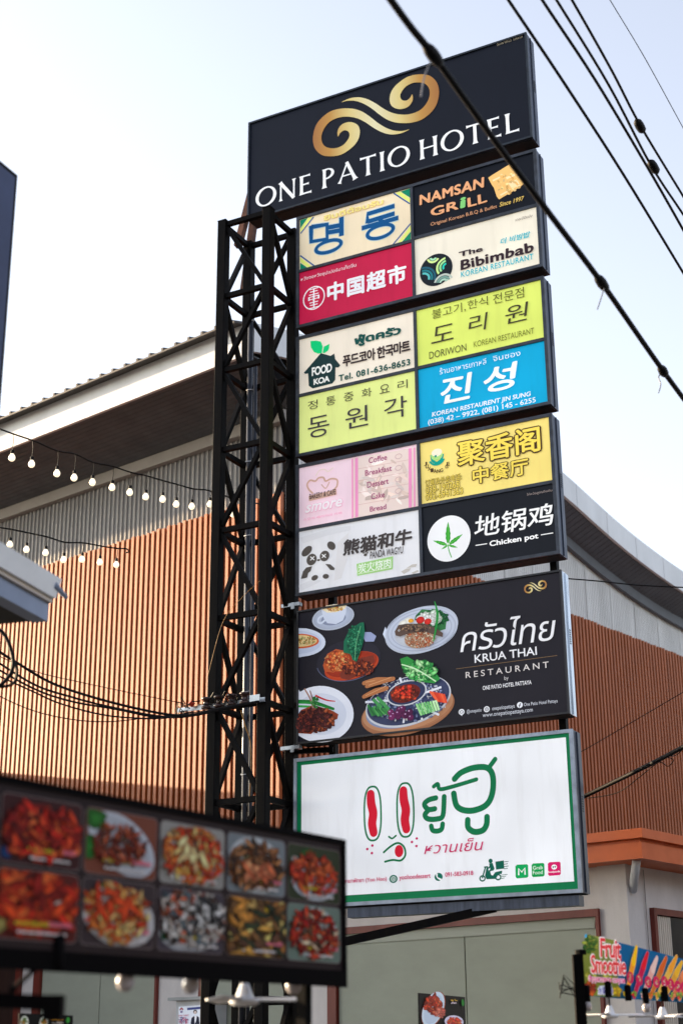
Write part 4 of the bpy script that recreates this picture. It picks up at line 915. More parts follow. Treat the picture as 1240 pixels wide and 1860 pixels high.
over('overhead_cable', 'thick black overhead cable crossing in front of the sign boxes', [(660, -70), (740, 42), (790, 105), (900, 258), (1000, 392), (1092, 514), (1205, 676), (1290, 790)], 4.5, .0185,
     [(786, 100, 12, [(-4, 10), (-16, 40), (-22, 76)]), (1092, 514, 8, [(4, 10), (-2, 30), (-8, 48)]), (1203, 674, 5, [(0, 4), (-8, 10), (-4, 24), (-8, 40)])])
GO = 'overhead lines in the upper right sky'
over('overhead_line', 'overhead line passing closest to the hotel sign corner', [(870, -80), (924, 2), (1020, 145), (1130, 315), (1240, 496), (1300, 596)], 6.4, .0115, (), GO)
over('overhead_line', 'second of the parallel overhead lines beside the hotel sign', [(935, -80), (984, 0), (1080, 145), (1175, 304), (1240, 418), (1300, 525)], 6.6, .0115, (), GO)
over('overhead_line', 'overhead line carrying the lower black clamp', [(960, -80), (1010, 0), (1105, 155), (1180, 298), (1240, 390), (1300, 480)], 6.8, .0105, [(1186, 303, 8, None)], GO)
over('overhead_line', 'overhead line carrying the upper black clamp', [(990, -80), (1038, 0), (1110, 128), (1162, 228), (1240, 357), (1300, 456)], 7.0, .0105, [(1161, 229, 8, None)], GO)
over('thin_overhead_line', 'hair thin overhead line nearest the top right corner', [(1060, -80), (1107, 0), (1170, 105), (1240, 233), (1300, 342)], 7.4, .0035)
cable('thick_cable', 'thick black cable rising to the right before the shaded slats', [(1030, 1462, 14.6), (1066, 1444, 14.6), (1150, 1403, 14.2), (1215, 1370, 13.8), (1290, 1330, 13.4)], .02)
cable('loose_wire', 'thin tangled wire hanging off the thick cable by the shaded slats', [(1066, 1450, 14.5), (1120, 1440, 14.3), (1160, 1412, 14.1), (1195, 1385, 13.9), (1212, 1392, 13.9), (1222, 1380, 13.9), (1208, 1374, 13.9), (1226, 1372, 13.8), (1240, 1360, 13.7)], .004)
cable('thin_wire', 'thin straight wire slanting over the shaded slat wall', [(1040, 1372, 15), (1066, 1359, 15), (1150, 1310, 15), (1240, 1257, 15), (1290, 1228, 15)], .004)
cable('thin_wire', 'thin level wire under the curved white eave', [(1030, 1051, 14.6), (1080, 1055, 14.8), (1160, 1063, 15), (1240, 1067, 15.2), (1300, 1070, 15.3)], .007)

# ------------------------------------------------------------------ string lights
def festoon(label, cord, bulbs, d0, d1, size):
    xs = [c[0] for c in cord]; X0, X1 = min(xs), max(xs)
    D = lambda x: d0 + (d1 - d0) * (x - X0) / (X1 - X0)
    o = thing('string_lights', label, 'string lights', None, tuple(at(cord[0][0], cord[0][1], D(cord[0][0]))), 'strings of bulbs before the hall wall'); og = tuple(o.location)
    m = MB(); m.tube(spline([at(x, y, D(x)) for x, y in cord], 4), 0.008, 6); m.build('cord', M_cable, o, og, True)
    for (x, y, ya) in bulbs:
        x += random.uniform(-1.2, 1.2); c = at(x, y + random.uniform(-1.2, 1.2), D(x)); top = at(x + 2, ya, D(x)); k = size
        m = MB(); m.lathe([(0.002, -.034 * k), (0.016 * k, -.031 * k), (0.027 * k, -.019 * k), (0.031 * k, -.002 * k), (0.028 * k, .014 * k), (0.018 * k, .030 * k), (0.0145 * k, .040 * k)], c, 16)
        b = m.build('bulb', M_lit, o, og, True)
        m = MB(); m.lathe([(0.0165 * k, .036 * k), (0.0165 * k, .068 * k), (0.010 * k, .074 * k)], c, 12); m.tube([c + Vector((0, 0, .07 * k)), c.lerp(top, .7) + Vector((.006, 0, 0)), top], 0.004, 5); m.build('socket', M_cable, b, og)
festoon('upper string of white bulbs hanging under the eave', [(-25, 770), (0, 779), (24, 788), (62, 801), (104, 819), (137, 825), (169, 840), (204, 847), (238, 858), (265, 864), (296, 873), (322, 880), (351, 888), (379, 891), (425, 906), (470, 915)],
        [(22.6, 831, 788), (59, 844, 801), (104, 860, 819), (135.5, 867, 825), (168, 877, 840), (204, 885, 847), (236.5, 895, 858), (264, 902, 864), (296, 908, 873), (320, 915, 880), (349, 921, 888), (381, 915, 891), (423, 934, 906)], 13.5, 16.0, 1.05)
festoon('lower string of white bulbs before the slat tops', [(-25, 955), (18, 961), (52, 968), (85.5, 975), (118, 985), (151, 986), (184.5, 992), (212, 996), (230, 997), (234, 1002), (229, 1004)],
        [(19, 988, 961), (49, 999, 968), (84.5, 1005, 975), (116, 1017, 985), (149, 1017, 986), (183, 1022, 992), (211, 1026, 996)], 14.5, 15.6, 0.98)

# ------------------------------------------------------------------ near food stalls (out of focus)
MP = at(625, 1650, 6.5); MF = Frame(MP, 34)
mo = (0, 0, 0); mo = (-1.0, 0, 1.91)
t = thing('menu_board', 'long black framed menu board with two rows of food pictures, close by at lower left', 'menu board', MF, mo)
M_mblk = mat('matt_black_frame', (5, 4, 6), 0.7, spec=0.06)
m = MB(); m.box(-2.25, 0, 0.0, 0.07, 1.90, 2.46); m.build('case', M_mblk, t, mo)
m = MB(); m.box(-2.25, -0.0, -0.012, -0.0005, 2.436, 2.458); m.box(-2.25, 0.0, -0.012, -0.0005, 1.862, 1.926); m.box(-0.024, 0, -0.012, -0.0005, 1.9265, 2.4355); m.build('frame', M_mblk, t, mo)
m = MB(); m.box(-2.25, -0.0245, -0.004, -0.0006, 1.9265, 2.4355, (36, 26, 30)); m.build('backing_sheet', PAPER, t, mo)
def rrect(u0, u1, v0, v1, r):
    P_ = []
    for cx, cy, a0 in ((u1 - r, v1 - r, 0), (u0 + r, v1 - r, 90), (u0 + r, v0 + r, 180), (u1 - r, v0 + r, 270)):
        for i in range(6): q = R(a0 + 18 * i); P_.append((cx + r * math.cos(q), cy + r * math.sin(q)))
    return P_
REDS = [(190, 40, 26), (214, 66, 34), (150, 26, 22), (226, 96, 50), (120, 20, 20)]
ORG = [(226, 120, 50), (236, 160, 84), (206, 80, 34), (240, 190, 120), (190, 60, 30)]
BRN = [(110, 66, 40), (150, 96, 56), (84, 50, 34), (60, 44, 34), (190, 130, 80)]
SEA = [(226, 220, 212), (190, 180, 170), (120, 70, 50), (60, 46, 44), (206, 96, 60), (236, 230, 224), (90, 110, 120)]
MUS = [(206, 150, 70), (150, 100, 50), (90, 60, 44), (230, 190, 110), (120, 84, 50), (50, 60, 40)]
TL = [  # background, plate (colour, centre, radii, tilt), heaps, extras
 ((58, 24, 28), None, [(.5, .52, .42, .32, REDS, 90, .07)], [((30, 60, 110), .08, .86, .10, .10)]),
 ((120, 66, 50), ((206, 214, 226), .5, .5, .62, .40, -35), [(.45, .52, .30, .26, [(130, 40, 24), (160, 66, 40), (100, 30, 22), (90, 60, 36), (190, 96, 60)], 120, .04)], [((40, 110, 40), .12, .16, .2, .16), ((50, 120, 50), .06, .6, .10, .2)]),
 ((150, 150, 146), ((226, 228, 226), .5, .55, .56, .46, 10), [(.48, .5, .38, .36, ORG, 130, .06), (.4, .5, .2, .2, [(240, 200, 140)], 8, .08)], [((190, 30, 26), .42, .25, .09, .07)]),
 ((120, 130, 136), ((214, 222, 226), .48, .5, .56, .48, -10), [(.46, .52, .38, .34, BRN, 120, .06), (.5, .62, .2, .14, [(220, 110, 70), (230, 140, 96)], 14, .08)], [((206, 206, 140), .35, .42, .12, .09)]),
 ((50, 60, 40), ((206, 216, 228), .5, .62, .52, .36, 0), [(.46, .52, .36, .28, [(206, 70, 34), (226, 100, 50), (180, 46, 26), (150, 60, 30)], 90, .06)], [((44, 100, 44), .4, .14, .2, .08), ((230, 230, 226), .12, .28, .07, .05)]),
 ((86, 30, 26), None, [(.45, .45, .44, .36, [(214, 66, 26), (190, 44, 24), (226, 96, 44), (150, 30, 24)], 60, .10)], [((150, 140, 80), .06, .8, .12, .12), ((206, 190, 180), .7, .42, .12, .05)]),
 ((60, 50, 54), ((220, 220, 222), .5, .55, .6, .44, -14), [(.45, .48, .36, .34, ORG + [(206, 60, 30)], 120, .06), (.42, .4, .2, .18, [(220, 70, 30)], 6, .1)], [((90, 140, 60), .3, .12, .08, .05), ((190, 40, 36), .66, .14, .07, .05)]),
 ((70, 64, 74), ((200, 206, 216), .5, .6, .6, .4, 8), [(.5, .45, .44, .36, SEA, 150, .06), (.66, .36, .2, .2, [(236, 236, 232), (50, 50, 54)], 20, .07)], [((40, 96, 60), .12, .72, .1, .14), ((200, 40, 36), .42, .5, .09, .1)]),
 ((84, 66, 46), None, [(.5, .5, .5, .46, MUS, 90, .10), (.16, .3, .14, .2, [(206, 140, 60)], 5, .1)], [((206, 30, 30), .82, .62, .14, .14), ((236, 190, 60), .7, .18, .1, .08), ((56, 76, 50), .5, .5, .06, .3)]),
 ((110, 130, 120), ((200, 216, 216), .5, .5, .52, .46, 0), [(.48, .5, .36, .34, REDS + [(206, 180, 150), (90, 60, 40)], 110, .06)], [((226, 80, 40), .5, .14, .2, .08)]),
]
rn = random.Random(21)
for i in range(10):
    r_, c_ = divmod(i, 5)
    u1 = -0.036 - (4 - c_) * 0.3875; u0 = u1 - 0.372; v1 = 2.408 if r_ == 0 else 2.175; v0 = v1 - 0.222; W_, H_ = u1 - u0, v1 - v0
    bgc, plate, heaps, extras = TL[i]
    m = MB(); m.k = 4; m.flat(rrect(u0, u1, v0, v1, .022), (120, 108, 108), -0.004); m.flat(rrect(u0 + .003, u1 - .003, v0 + .003, v1 - .003, .02), bgc, -0.004)
    po = m.build('picture_tile', PAPER, t, mo)
    clampu = lambda u: max(u0 + .006, min(u1 - .006, u)); clampv = lambda v: max(v0 + .006, min(v1 - .006, v))
    m = MB(); m.k = 4
    def ellf(cx, cy, rx, ry, rot, col, n=26, rag=0.0):
        pts = []
        for k in range(n):
            q = 2 * math.pi * k / n; g_ = 1 + rn.uniform(-rag, rag); x = rx * math.cos(q) * g_; y = ry * math.sin(q) * g_
            pts.append((clampu(u0 + W_ * cx + H_ * 1.4 * (x * math.cos(R(rot)) - y * math.sin(R(rot)))), clampv(v1 - H_ * cy + H_ * (x * math.sin(R(rot)) + y * math.cos(R(rot))))))
        m.fan(pts, tuple(min(255, k * (1.2 if rag else 1.03)) for k in col), tuple(k * (.68 if rag else .88) for k in col), -0.006, 0.00006)
    if plate:
        pc, cx, cy, rx, ry, rot = plate; ellf(cx, cy, rx, ry, rot, pc); ellf(cx, cy, rx * .84, ry * .82, rot, tuple(k * .93 for k in pc))
    for (col, cx, cy, rx, ry) in extras: ellf(cx, cy, rx, ry, 0, col, 14, .2)
    for (cx, cy, rx, ry, cols, n, sz) in heaps:
        for _ in range(int(n * 1.7)):
            q = rn.uniform(0, 6.283); d_ = math.sqrt(rn.random()); j = rn.uniform(.75, 1.15); cc = tuple(max(0, min(255, k * j)) for k in rn.choice(cols))
            ellf(cx + rx * 1.2 * d_ * math.cos(q), cy + ry * 1.25 * d_ * math.sin(q), 1.4 * sz * rn.uniform(.7, 1.6), sz * rn.uniform(.35, .7), rn.uniform(0, 180), cc, 9, .2)
    m.build('food_picture', INK2, po, mo)
    m = MB(); m.k = 160                                               # price captions, illegible at this focus
    for (xa, xb, vv, hh, cc) in ((.22, .62, .205, .052, (196, 176, 40)), (.62, .92, .215, .06, (226, 120, 140)), (.25, .82, .09, .035, (210, 206, 206))):
        x = xa + (.1 if i % 3 == 0 else 0)
        while x < xb - .02:
            wd = rn.uniform(.018, .034) if hh > .04 else rn.uniform(.03, .09); m.flat([(u0 + W_ * x, v0 + H_ * vv), (u0 + W_ * (x + wd), v0 + H_ * vv), (u0 + W_ * (x + wd), v0 + H_ * (vv + hh * rn.uniform(.8, 1.3))), (u0 + W_ * x, v0 + H_ * (vv + hh * rn.uniform(.8, 1.3)))], cc, -0.006, 0.00004); x += wd + .010
    m.build('caption', INK2, po, mo)
# post and cross bars that carry the board
M_post = mat('stall_post_paint', (5, 5, 6), 0.7, spec=0.06)
tp = thing('stall_post', 'black stall post standing under the right end of the menu board', 'post', MF, (-0.13, 0.12, 0))
m = MB(); m.box(-0.16, -0.115, 0.085, 0.13, 0.0, 2.40); m.build('post', M_post, tp, (-0.13, 0.12, 0)); m = MB(); m.box(-0.17, -0.105, 0.075, 0.14, 0.0, 0.02); m.build('foot_plate', M_post, tp, (-0.13, 0.12, 0))
def stall_bulb(x, y, D, label, on=True, k=1.0, group='bulbs hanging from the stalls'):
    c = at(x, y, D); o = thing('hanging_bulb', label, 'light bulb', None, tuple(c), group); og = tuple(c)
    if on:
        m = MB(); m.lathe([(0.004, -.032 * k), (0.018 * k, -.028 * k), (0.030 * k, -.012 * k), (0.032 * k, .004 * k), (0.026 * k, .022 * k), (0.017 * k, .036 * k)], c, 18); m.build('bulb', M_bulb, o, og, True)
    m = MB(); m.lathe([(0.022 * k, .03 * k), (0.024 * k, .036 * k), (0.024 * k, .13 * k), (0.012 * k, .14 * k)], c, 14); m.build('socket', M_mblk, o, og, True)
stall_bulb(102, 1778, 5.2, 'empty black bulb socket hanging below the left end of the menu board', False)
stall_bulb(228, 1784, 5.5, 'dim bulb in a black socket, hanging below the second lowest picture tile'); stall_bulb(347, 1789, 5.8, 'dim bulb hanging right above the white cabinet')
stall_bulb(533, 1791, 6.3, 'dim bulb hanging beside the stall post over the fan tip')
cable('bulb_wire', 'slack black wire drooping between sockets below the menu board', [(60, 1742, 5.2), (110, 1752, 5.25), (150, 1757, 5.4), (205, 1754, 5.5), (240, 1758, 5.5), (290, 1764, 5.7), (345, 1760, 5.8)], .006)
def fan(x, y, D, k, rot, label, group='white fans of the stalls'):
    c = at(x, y, D); o = thing('ceiling_fan', label, 'fan', None, tuple(c), group); og = tuple(c)
    m = MB(); m.lathe([(0.02 * k, -.045 * k), (0.09 * k, -.04 * k), (0.12 * k, -.02 * k), (0.12 * k, 0.005 * k), (0.075 * k, .02 * k), (0.06 * k, .055 * k), (0.045 * k, .10 * k), (0.03 * k, .13 * k)], c, 22); m.build('motor', M_white, o, og, True)
    for i in range(3):
        a_ = R(rot + 120 * i); d_ = Vector((math.cos(a_), math.sin(a_), 0)); s_ = Vector((-d_.y, d_.x, 0)); A = c + d_ * .09 * k; Bb = c + d_ * .50 * k; m = MB()
        vs = [A - s_ * .035 * k + Vector((0, 0, -.008 * k)), A + s_ * .035 * k + Vector((0, 0, .008 * k)), Bb + s_ * .06 * k + Vector((0, 0, .014 * k)), Bb - s_ * .06 * k + Vector((0, 0, -.014 * k))]
        m.add([v for v in vs] + [v + Vector((0, 0, .012 * k)) for v in vs], [(3, 2, 1, 0), (4, 5, 6, 7), (0, 1, 5, 4), (1, 2, 6, 5), (2, 3, 7, 6), (3, 0, 4, 7)]); m.build('blade', M_white, o, og)
    m = MB(); m.tube([c + Vector((0, 0, .12 * k)), c + Vector((0, 0, .34 * k))], .012 * k, 8); m.build('rod', M_mblk, o, og)
fan(444, 1817, 6.6, 0.52, 6, 'white three-bladed fan turned edge-on under the menu board')
# spotlight on a bracket at the lower left corner
o = thing('stall_spotlight', 'black out-of-focus spotlight on a bar at the bottom left corner', 'lamp', None, tuple(at(60, 1818, 5.0)))
og = tuple(o.location); m = MB(); m.bar(at(-60, 1815, 5.0), at(92, 1822, 5.0), .045, .045); m.build('bar', M_mblk, o, og); m = MB(); m.box(-.03, .03, -.03, .03, -.045, .03); 
m.v = [tuple(Vector(v) + at(98, 1826, 5.0)) for v in m.v]; m.build('lamp_head', M_mblk, o, og)
m = MB(); m.bar(at(24, 1796, 5.0), at(66, 1760, 5.05), .012, .012); m.tube([at(18, 1796, 5.0), at(32, 1797, 5.0)], [.014, .006], 8); m.build('bracket', M_mblk, o, og)

# fruit drink banner, its post, lamps and fans at the lower right
FP = at(1060, 1760, 9.5); FB = Frame(FP, 40)
fo = (0, 0, 1.9)
t = thing('drink_banner', 'bright blue fruit smoothie banner with fruit bottles at the right edge', 'banner', FB, fo)
zh = zf(1030, 1640, 5.905)
cn = [FB.hit(*q) for q in ((1064.7, 1696.7), (1059, 1807.6), (1125, 1813.6), (1262, 1822), (1262, 1747.5))]
m = MB(); m.flat(cn, (0, 116, 176), 0.0); ob = m.build('banner_sheet', PAPER, t, fo); so_ = ob.modifiers.new('t', 'SOLIDIFY'); so_.thickness = 0.012; so_.offset = -1
a = Art(FB, zh); a.poly([(205, 338), (160, 525), (165, 990), (400, 1006), (560, 1010), (520, 700), (540, 600), (515, 405)], (120, 130, 50))
rn = random.Random(4)
for (cx, cy, rx, ry, cols, n, sz) in ((240, 450, 70, 90, [(40, 84, 30), (90, 120, 40), (60, 100, 30), (150, 160, 60)], 60, 16), (330, 780, 150, 60, [(150, 150, 50), (206, 206, 80), (110, 130, 50), (60, 90, 40)], 60, 18), (230, 920, 60, 66, [(170, 60, 24), (206, 90, 30), (130, 40, 24)], 50, 16), (400, 960, 100, 30, [(206, 190, 70), (120, 150, 50)], 24, 15), (510, 950, 40, 40, [(230, 190, 40), (206, 160, 40)], 14, 18), (340, 700, 120, 50, [(110, 160, 170), (200, 206, 120)], 14, 18)): a.blobs(cx, cy, rx, ry, cols, n, sz, 1.7, rn)
a.poly([(330, 890), (450, 880), (470, 990), (300, 985)], (206, 216, 220)); a.done('artwork', t, fo)
PK = (226, 60, 64)
text(FB, zh, 'Fruit', (306, 585), (518, 398), PK, t, fo, 0.02, 0.1, 0.9, outline=((246, 240, 240), .05), lift=.03); text(FB, zh, 'Smoothie', (208, 755), (572, 585), PK, t, fo, 0.02, 0.1, 0.9, outline=((246, 240, 240), .05), lift=.03)
text(FB, zh, 'Фруктовое смузи', (183, 860), (567, 800), (206, 40, 120), t, fo, 0.02, outline=((246, 236, 244), .06), lift=.03); text(FB, zh, '水果冰沙', (285, 985), (440, 905), (60, 60, 160), t, fo, 0.01, outline=((240, 240, 248), .07), lift=.03)
a = Art(FB, zh)
cols = [((246, 190, 20), (240, 150, 30)), ((220, 20, 40), (190, 20, 70)), ((226, 190, 180), (220, 160, 150)), ((206, 90, 30), (196, 110, 40)), ((230, 150, 40), (220, 170, 70)), ((226, 170, 40), (210, 150, 50)), ((230, 130, 80), (206, 110, 70)), ((206, 60, 50), (220, 120, 60)), ((220, 160, 60), (230, 180, 90))]
tops = [(715, 478), (832, 540), (932, 590), (1030, 590), (1140, 580), (1196, 640), (1250, 690), (1300, 720), (1350, 740)]; bots = [(605, 1000), (688, 1004), (778, 1006), (858, 1010), (930, 1014), (1005, 1018), (1090, 1022), (1165, 1026), (1240, 1030)]
for (c1, c2), (tx, ty), (bx, by) in zip(cols, tops, bots):
    a.line([(tx, ty), ((tx * .7 + bx * .3), (ty * .7 + by * .3)), ((tx + bx) / 2, (ty + by) / 2), (bx, by)], [50, 104, 92, 60], tuple(k * .5 + 110 for k in c2)); a.line([(tx, ty), ((tx * .7 + bx * .3), (ty * .7 + by * .3)), ((tx + bx) / 2, (ty + by) / 2), (bx, by)], [40, 92, 80, 50], c2)
    a.line([(tx, ty), ((tx * .7 + bx * .3), (ty * .7 + by * .3))], [44, 90], c1); mx, my = tx * .38 + bx * .62, ty * .38 + by * .62; a.ell(mx, my, 36, 62, (196, 30, 80), -8); a.blobs(mx, my, 14, 38, [(230, 160, 170), (226, 190, 120)], 8, 6, 2, rn)
    a.blobs(bx, by - 30, 36, 24, [c1, (120, 150, 60)], 8, 14, 1.3, rn)
a.m.v = [(v[0], min(v[1], -.004) - .012, v[2]) for v in a.m.v]; a.done('fruit_bottles', t, fo)
tp = thing('stall_post', 'black post at the left end of the smoothie banner', 'post', None, tuple(at(1049, 1760, 9.4)))
og = (at(1049, 1760, 9.4).x, at(1049, 1760, 9.4).y, 0); tp.location = og; m = MB(); zt = at(1049, 1734, 9.4).z; m.box(og[0] - .03, og[0] + .03, og[1] - .03, og[1] + .03, 0, zt); m.build('post', M_post, tp, og)
m = MB(); m.lathe([(0.035, 0), (0.035, .025), (.01, .03)], (og[0] + .02, og[1], zt), 10); m.bar((og[0], og[1], zt - .02), FB.wor(0.05, 0.04, zt - .01), .03, .03); m.build('cap', M_post, tp, og)
m = MB(); rn = random.Random(8)
for i in range(7): m.tube([(og[0] - .03, og[1] - .02, 1.98 - i * .012), (og[0] - .08 - rn.random() * .04, og[1] - .03, 1.98 + rn.uniform(-.05, .06)), (og[0] - .12, og[1] - .03, 1.97 + rn.uniform(-.08, .08))], .003, 5)
m.build('wire_tangle', M_cable, tp, og)
rb = thing('lamp_rail', 'black rail below the smoothie banner carrying lamp sockets', 'rail', FB, (0.6, 0.05, 1.9)); m = MB(); m.box(-0.03, 1.6, 0.02, 0.04, 1.935, 1.955); m.build('rail', M_post, rb, (0.6, 0.05, 1.9))
for x, y, lab, on in ((1066, 1828, 'first warm lit-edge bulb right beside the black banner post', True), (1105, 1820, 'empty socket above the nearer white fan hub under the banner', False), (1141, 1826, 'empty socket left of the middle bulb under the banner', False), (1173, 1831, 'white bulb between the two small white fans under the banner', True), (1208, 1827, 'empty socket above the far white fan hub by the right edge', False)):
    c = at(x, y, 9.4 + (x - 1060) * .005); stall_bulb(x, y, 9.4 + (x - 1060) * .005, lab, on, .85)
fan(1107, 1844, 9.6, .42, 10, 'nearer small white fan under the smoothie banner, beside the post'); fan(1203, 1846, 10.1, .42, 48, 'farther small white fan under the smoothie banner with one raised blade')

# ------------------------------------------------------------------ notices on the wall and cabinet
def notice(name, label, frame, px, d=0.0):
    o = thing(name, label, 'poster', frame, (frame.hit(*px[0], d)[0], d, frame.hit(*px[-1], d)[1])); return o
PF = Frame(at(800, 1830, 12.5), 25)
zi = zf(740, 1780, 8.857)
fo = (0, 0, 1.5); t = thing('food_poster', 'black food poster with a plate of sliced roast meat before the sage blind', 'poster', PF, fo)
cn = [PF.hit(760.5, 1803.5), PF.hit(844, 1811), PF.hit(846, 1890), PF.hit(762, 1890)]
m = MB(); m.flat(cn, (26, 20, 20), 0.0); ob = m.build('sheet', PAPER, t, fo); q = ob.modifiers.new('t', 'SOLIDIFY'); q.thickness = .01; q.offset = -1
a = Art(PF, zi); a.ell(410, 470, 200, 250, (150, 66, 34), 18); a.ell(405, 465, 190, 240, (206, 220, 232), 18); a.ell(410, 470, 160, 205, (190, 204, 222), 18); rn = random.Random(6)
a.blobs(400, 400, 120, 150, [(150, 40, 20), (190, 60, 30), (120, 26, 18), (206, 96, 60), (170, 50, 40)], 90, 26, 2.2, rn); a.blobs(500, 520, 70, 70, [(206, 110, 90), (190, 90, 76)], 30, 24, 1.6, rn)
a.ell(730, 670, 150, 100, (206, 200, 220)); a.blobs(730, 680, 110, 60, [(206, 60, 40), (226, 110, 50), (170, 40, 34)], 40, 20, 2, rn); a.ell(868, 365, 22, 55, (30, 120, 40), -10)
a.blobs(725, 328, 64, 10, [(190, 150, 40)], 14, 9, 1.5, rn); a.blobs(715, 370, 56, 8, [(200, 180, 190)], 14, 8, 1.5, rn); a.done('food_picture', t, fo)
PG = Frame(at(100, 1850, 9.0), 34); zj = zf(0, 1700, 3.757)
fo = (0, 0, 1.5); t = thing('food_poster', 'small black food poster with yellow writing at the bottom left', 'poster', PG, fo)
cn = [PG.hit(36, 1840), PG.hit(133, 1844.5), PG.hit(133, 1890), PG.hit(36, 1890)]; m = MB(); m.flat(cn, (20, 18, 16), 0.0); ob = m.build('sheet', PAPER, t, fo); q = ob.modifiers.new('t', 'SOLIDIFY'); q.thickness = .01; q.offset = -1
a = Art(PG, zj); 
for cx in (165, 295): a.ell(cx, 590, 28, 44, (200, 204, 190)); a.blobs(cx, 590, 18, 30, [(80, 110, 40), (170, 110, 40), (120, 40, 30)], 24, 7, 1.5, rn)
for k, cc in enumerate(((190, 130, 30), (190, 130, 30), (170, 160, 150))): a.blobs(380, 560 + k * 17, 44, 3, [cc], 22, 4, 1.6, rn)
a.ell(458, 575, 12, 20, (50, 130, 50), -20); a.done('food_picture', t, fo)
# grey cabinet with a sale notice on the pier
zk = zf(300, 1680, 3.647)
k0 = B.hit(300 + 72 / 3.647, 1850, -0.35); k1 = B.hit(300 + 300 / 3.647, 1850, -0.35); zt = B.hit(318, 1681 + 500 / 3.647, -0.35)[1]
fo = (k0[0], -0.35, 1.2); t = thing('metal_cabinet', 'pale metal cabinet with a sale and rent notice behind the tower foot', 'cabinet', B, fo)
m = MB(); m.box(k0[0], k1[0], -0.349, -0.055, 1.2, zt); m.build('case', mat('cabinet_paint', (196, 198, 202), .45, .1, .1, 4), t, fo)
m = MB(); m.box(k0[0] - .09, k1[0] + .06, -0.42, -0.055, zt + .001, zt + .04); m.build('lid', mat('cabinet_lid', (150, 154, 158), .4, .3, .2, 4), t, fo)
a = Art(B, zk, -0.35); a.poly([(92, 542), (300, 528), (300, 690), (92, 690)], (222, 228, 240)); a.poly([(148, 549), (300, 536), (300, 552), (148, 565)], (60, 70, 130)); a.poly([(97, 560), (110, 546), (124, 558), (118, 566), (110, 558), (102, 568)], (150, 40, 60)); a.poly([(103, 570), (118, 568), (118, 582), (103, 583)], (120, 110, 150))
a.ell(201, 576, 13, 14, (30, 28, 40)); a.ell(201, 580, 9, 11, (206, 190, 186)); a.poly([(170, 660), (176, 618), (196, 602), (212, 602), (226, 612), (230, 660)], (28, 32, 52)); a.poly([(196, 603), (212, 602), (206, 640), (198, 656)], (230, 232, 240)); a.done('notice', t, fo)
text(B, zk, 'SALE / RENT', (96, 606), (166, 594), (170, 50, 90), t, fo, 0.02, d=-0.35, lift=.02)
a = Art(B, zk, -0.35)
for k in range(4): a.blobs(128, 616 + k * 11, 32, 2, [(90, 90, 140), (190, 70, 110)], 18, 3, 2, rn)
a.m.v = [(v[0], v[1] - .012, v[2]) for v in a.m.v]; a.done('fine_print', t, fo)

# ------------------------------------------------------------------ near canopy and sign edge at the left
e1, e2 = dirv(17), dirv(-62)
def cp(x, y, D): return at(x, y, D)
P1 = cp(113, 1052, 8.0)
t = thing('stall_canopy', 'white and blue-grey canopy roof edge jutting in at the left', 'canopy', None, tuple(P1)); og = tuple(P1)
def prism(sec, dr, L):                       # sec: list of world points at the far end, swept back along dr by L
    n = len(sec); vs = [Vector(p) for p in sec] + [Vector(p) - dr * L for p in sec]; fs = [(i, (i + 1) % n, n + (i + 1) % n, n + i) for i in range(n)]; fs += [tuple(range(n - 1, -1, -1)), tuple(range(n, 2 * n))]; m = MB(); m.add(vs, fs); return m
r_ = dirv(17 + 90)                           # towards the street side
zA = P1.z; z1_ = at(105, 1086, 8.0).z; z2_ = at(92, 1093, 8.0).z; z3_ = at(87, 1126, 8.0).z
def L_(du, z): return P1 + r_ * du + Vector((0, 0, z - P1.z))
def frame_fix(m):
    bm = bmesh.new(); 
    me = bpy.data.meshes.new('x'); me.from_pydata(m.v, [], m.f); bm.from_mesh(me); bmesh.ops.recalc_face_normals(bm, faces=bm.faces); bm.to_mesh(me); m.f = [tuple(p.vertices) for p in me.polygons]; m.v = [tuple(v.co) for v in me.vertices]; bpy.data.meshes.remove(me); bm.free(); return m
frame_fix(prism([L_(0, zA), L_(-.03, z1_), L_(-2.2, z1_), L_(-2.2, zA + .02)], e1, 6)).build('roof_edge', M_canopy, t, og)
frame_fix(prism([L_(-.05, z1_ - .002), L_(-.05, z2_), L_(-2.15, z2_), L_(-2.15, z1_ - .002)], e1, 6.02)).build('trim_strip', mat('cream_strip', (206, 196, 184), .5), t, og)
frame_fix(prism([L_(-.07, z2_ - .002), L_(-.07, z3_), L_(-.16, z3_), L_(-.16, z2_ - .002)], e1, 6.04)).build('gutter', M_gutter, t, og)
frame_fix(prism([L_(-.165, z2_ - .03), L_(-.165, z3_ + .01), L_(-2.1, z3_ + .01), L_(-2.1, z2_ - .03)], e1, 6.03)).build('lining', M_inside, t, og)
m = MB(); m.tube([L_(-.02, (zA + z1_) / 2 + .01) - e1 * .05, L_(-.02, (zA + z1_) / 2 - .02) + e1 * .10], [.02, .012], 8); m.build('pipe_end', M_gutter, t, og)
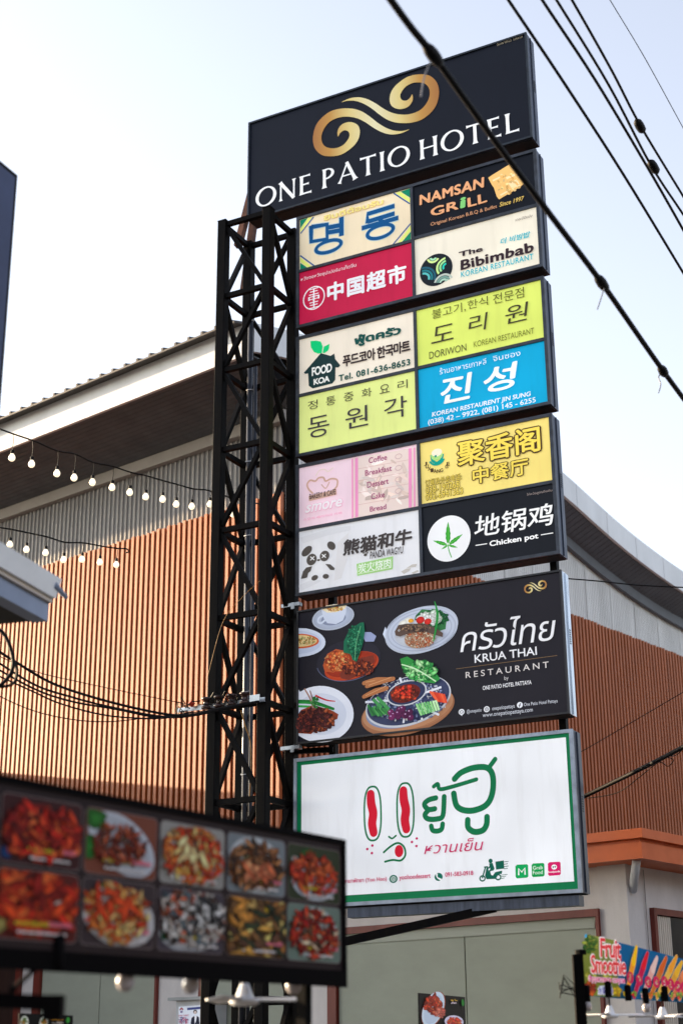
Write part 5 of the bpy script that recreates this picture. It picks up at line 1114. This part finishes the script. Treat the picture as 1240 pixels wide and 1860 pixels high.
pz = P1 - e1 * 4.0 - r_ * 1.2; m = MB(); m.box(pz.x - .04, pz.x + .04, pz.y - .04, pz.y + .04, 0, z3_); m.build('post', M_post, t, og)
# dark blue board at the far left edge
BF = Frame(at(33, 318, 7.5), 24)
c = [BF.hit(33, 319), BF.hit(2, 690)]
zt_ = c[0][1]; fo = (0, 0, 0)
t = thing('blue_sign', 'dark navy sign board with black edge cut by the left border', 'sign', BF, fo)
m = MB(); m.box(-1.6, -0.002, 0.0, 0.09, 3.0, zt_); m.build('case', mat('black_edge', (6, 6, 10), .6, spec=.1), t, fo)
m = MB(); m.box(-1.56, -0.03, -0.006, -0.0005, 3.04, zt_ - .03); m.build('face', mat('navy_face', (20, 40, 84), .5, 0, .2, 3), t, fo)
m = MB(); m.box(-0.85, -0.75, 0.01, 0.08, 0, 2.998); m.build('post', M_post, t, fo)

# unseen blocks added for shade: one stops low sun, rows close off sky
for (P0, az, x0, x1, dep, hh, lab) in (((-10.6, 24.2), 28.5, -3.2, 2.6, -2.5, 6.0, 'unseen block added off the left end of the slat wall to stop low sun'), ((0, -10), 90, -34, 30, 8, 8.5, 'unseen row added behind the camera to close off low sky'), ((27, 0), 10, -8, 34, 8, 9.0, 'unseen row added along the right side of the street to close off low sky')):
    SB = Frame(P0, az); fo = (0, 0, 0); t = thing('light_blocker', lab, 'building', SB, fo)
    m = MB(); m.box(x0, x1, min(-dep if az == 90 else dep, 0), max(0, 0 if az == 90 else dep), 0, hh)
    if az == 90: pass
    m.build('wall', M_blockwall, t, fo)
    m = MB(); m.box(x0 - .2, x1 + .2, min(-dep if az == 90 else dep, 0) - .2, max(0, 0 if az == 90 else dep) + .2, hh + .001, hh + .2); m.build('roof', M_roof, t, fo)
    for k in range(int((x1 - x0) / 4)):
        for lv in range(int(hh / 3.2)):
            xx = x0 + 1 + k * 4; m = MB()
            for ys in ((-dep - .03, -dep), (0, .03)) if az == 90 else (((-.03, 0), (dep, dep + .03)) if dep > 0 else ((0, .03), (dep - .03, dep))): m.box(xx, xx + 2, ys[0], ys[1], .9 + lv * 3.2, 2.6 + lv * 3.2)
            m.build('window', M_glass, t, fo)
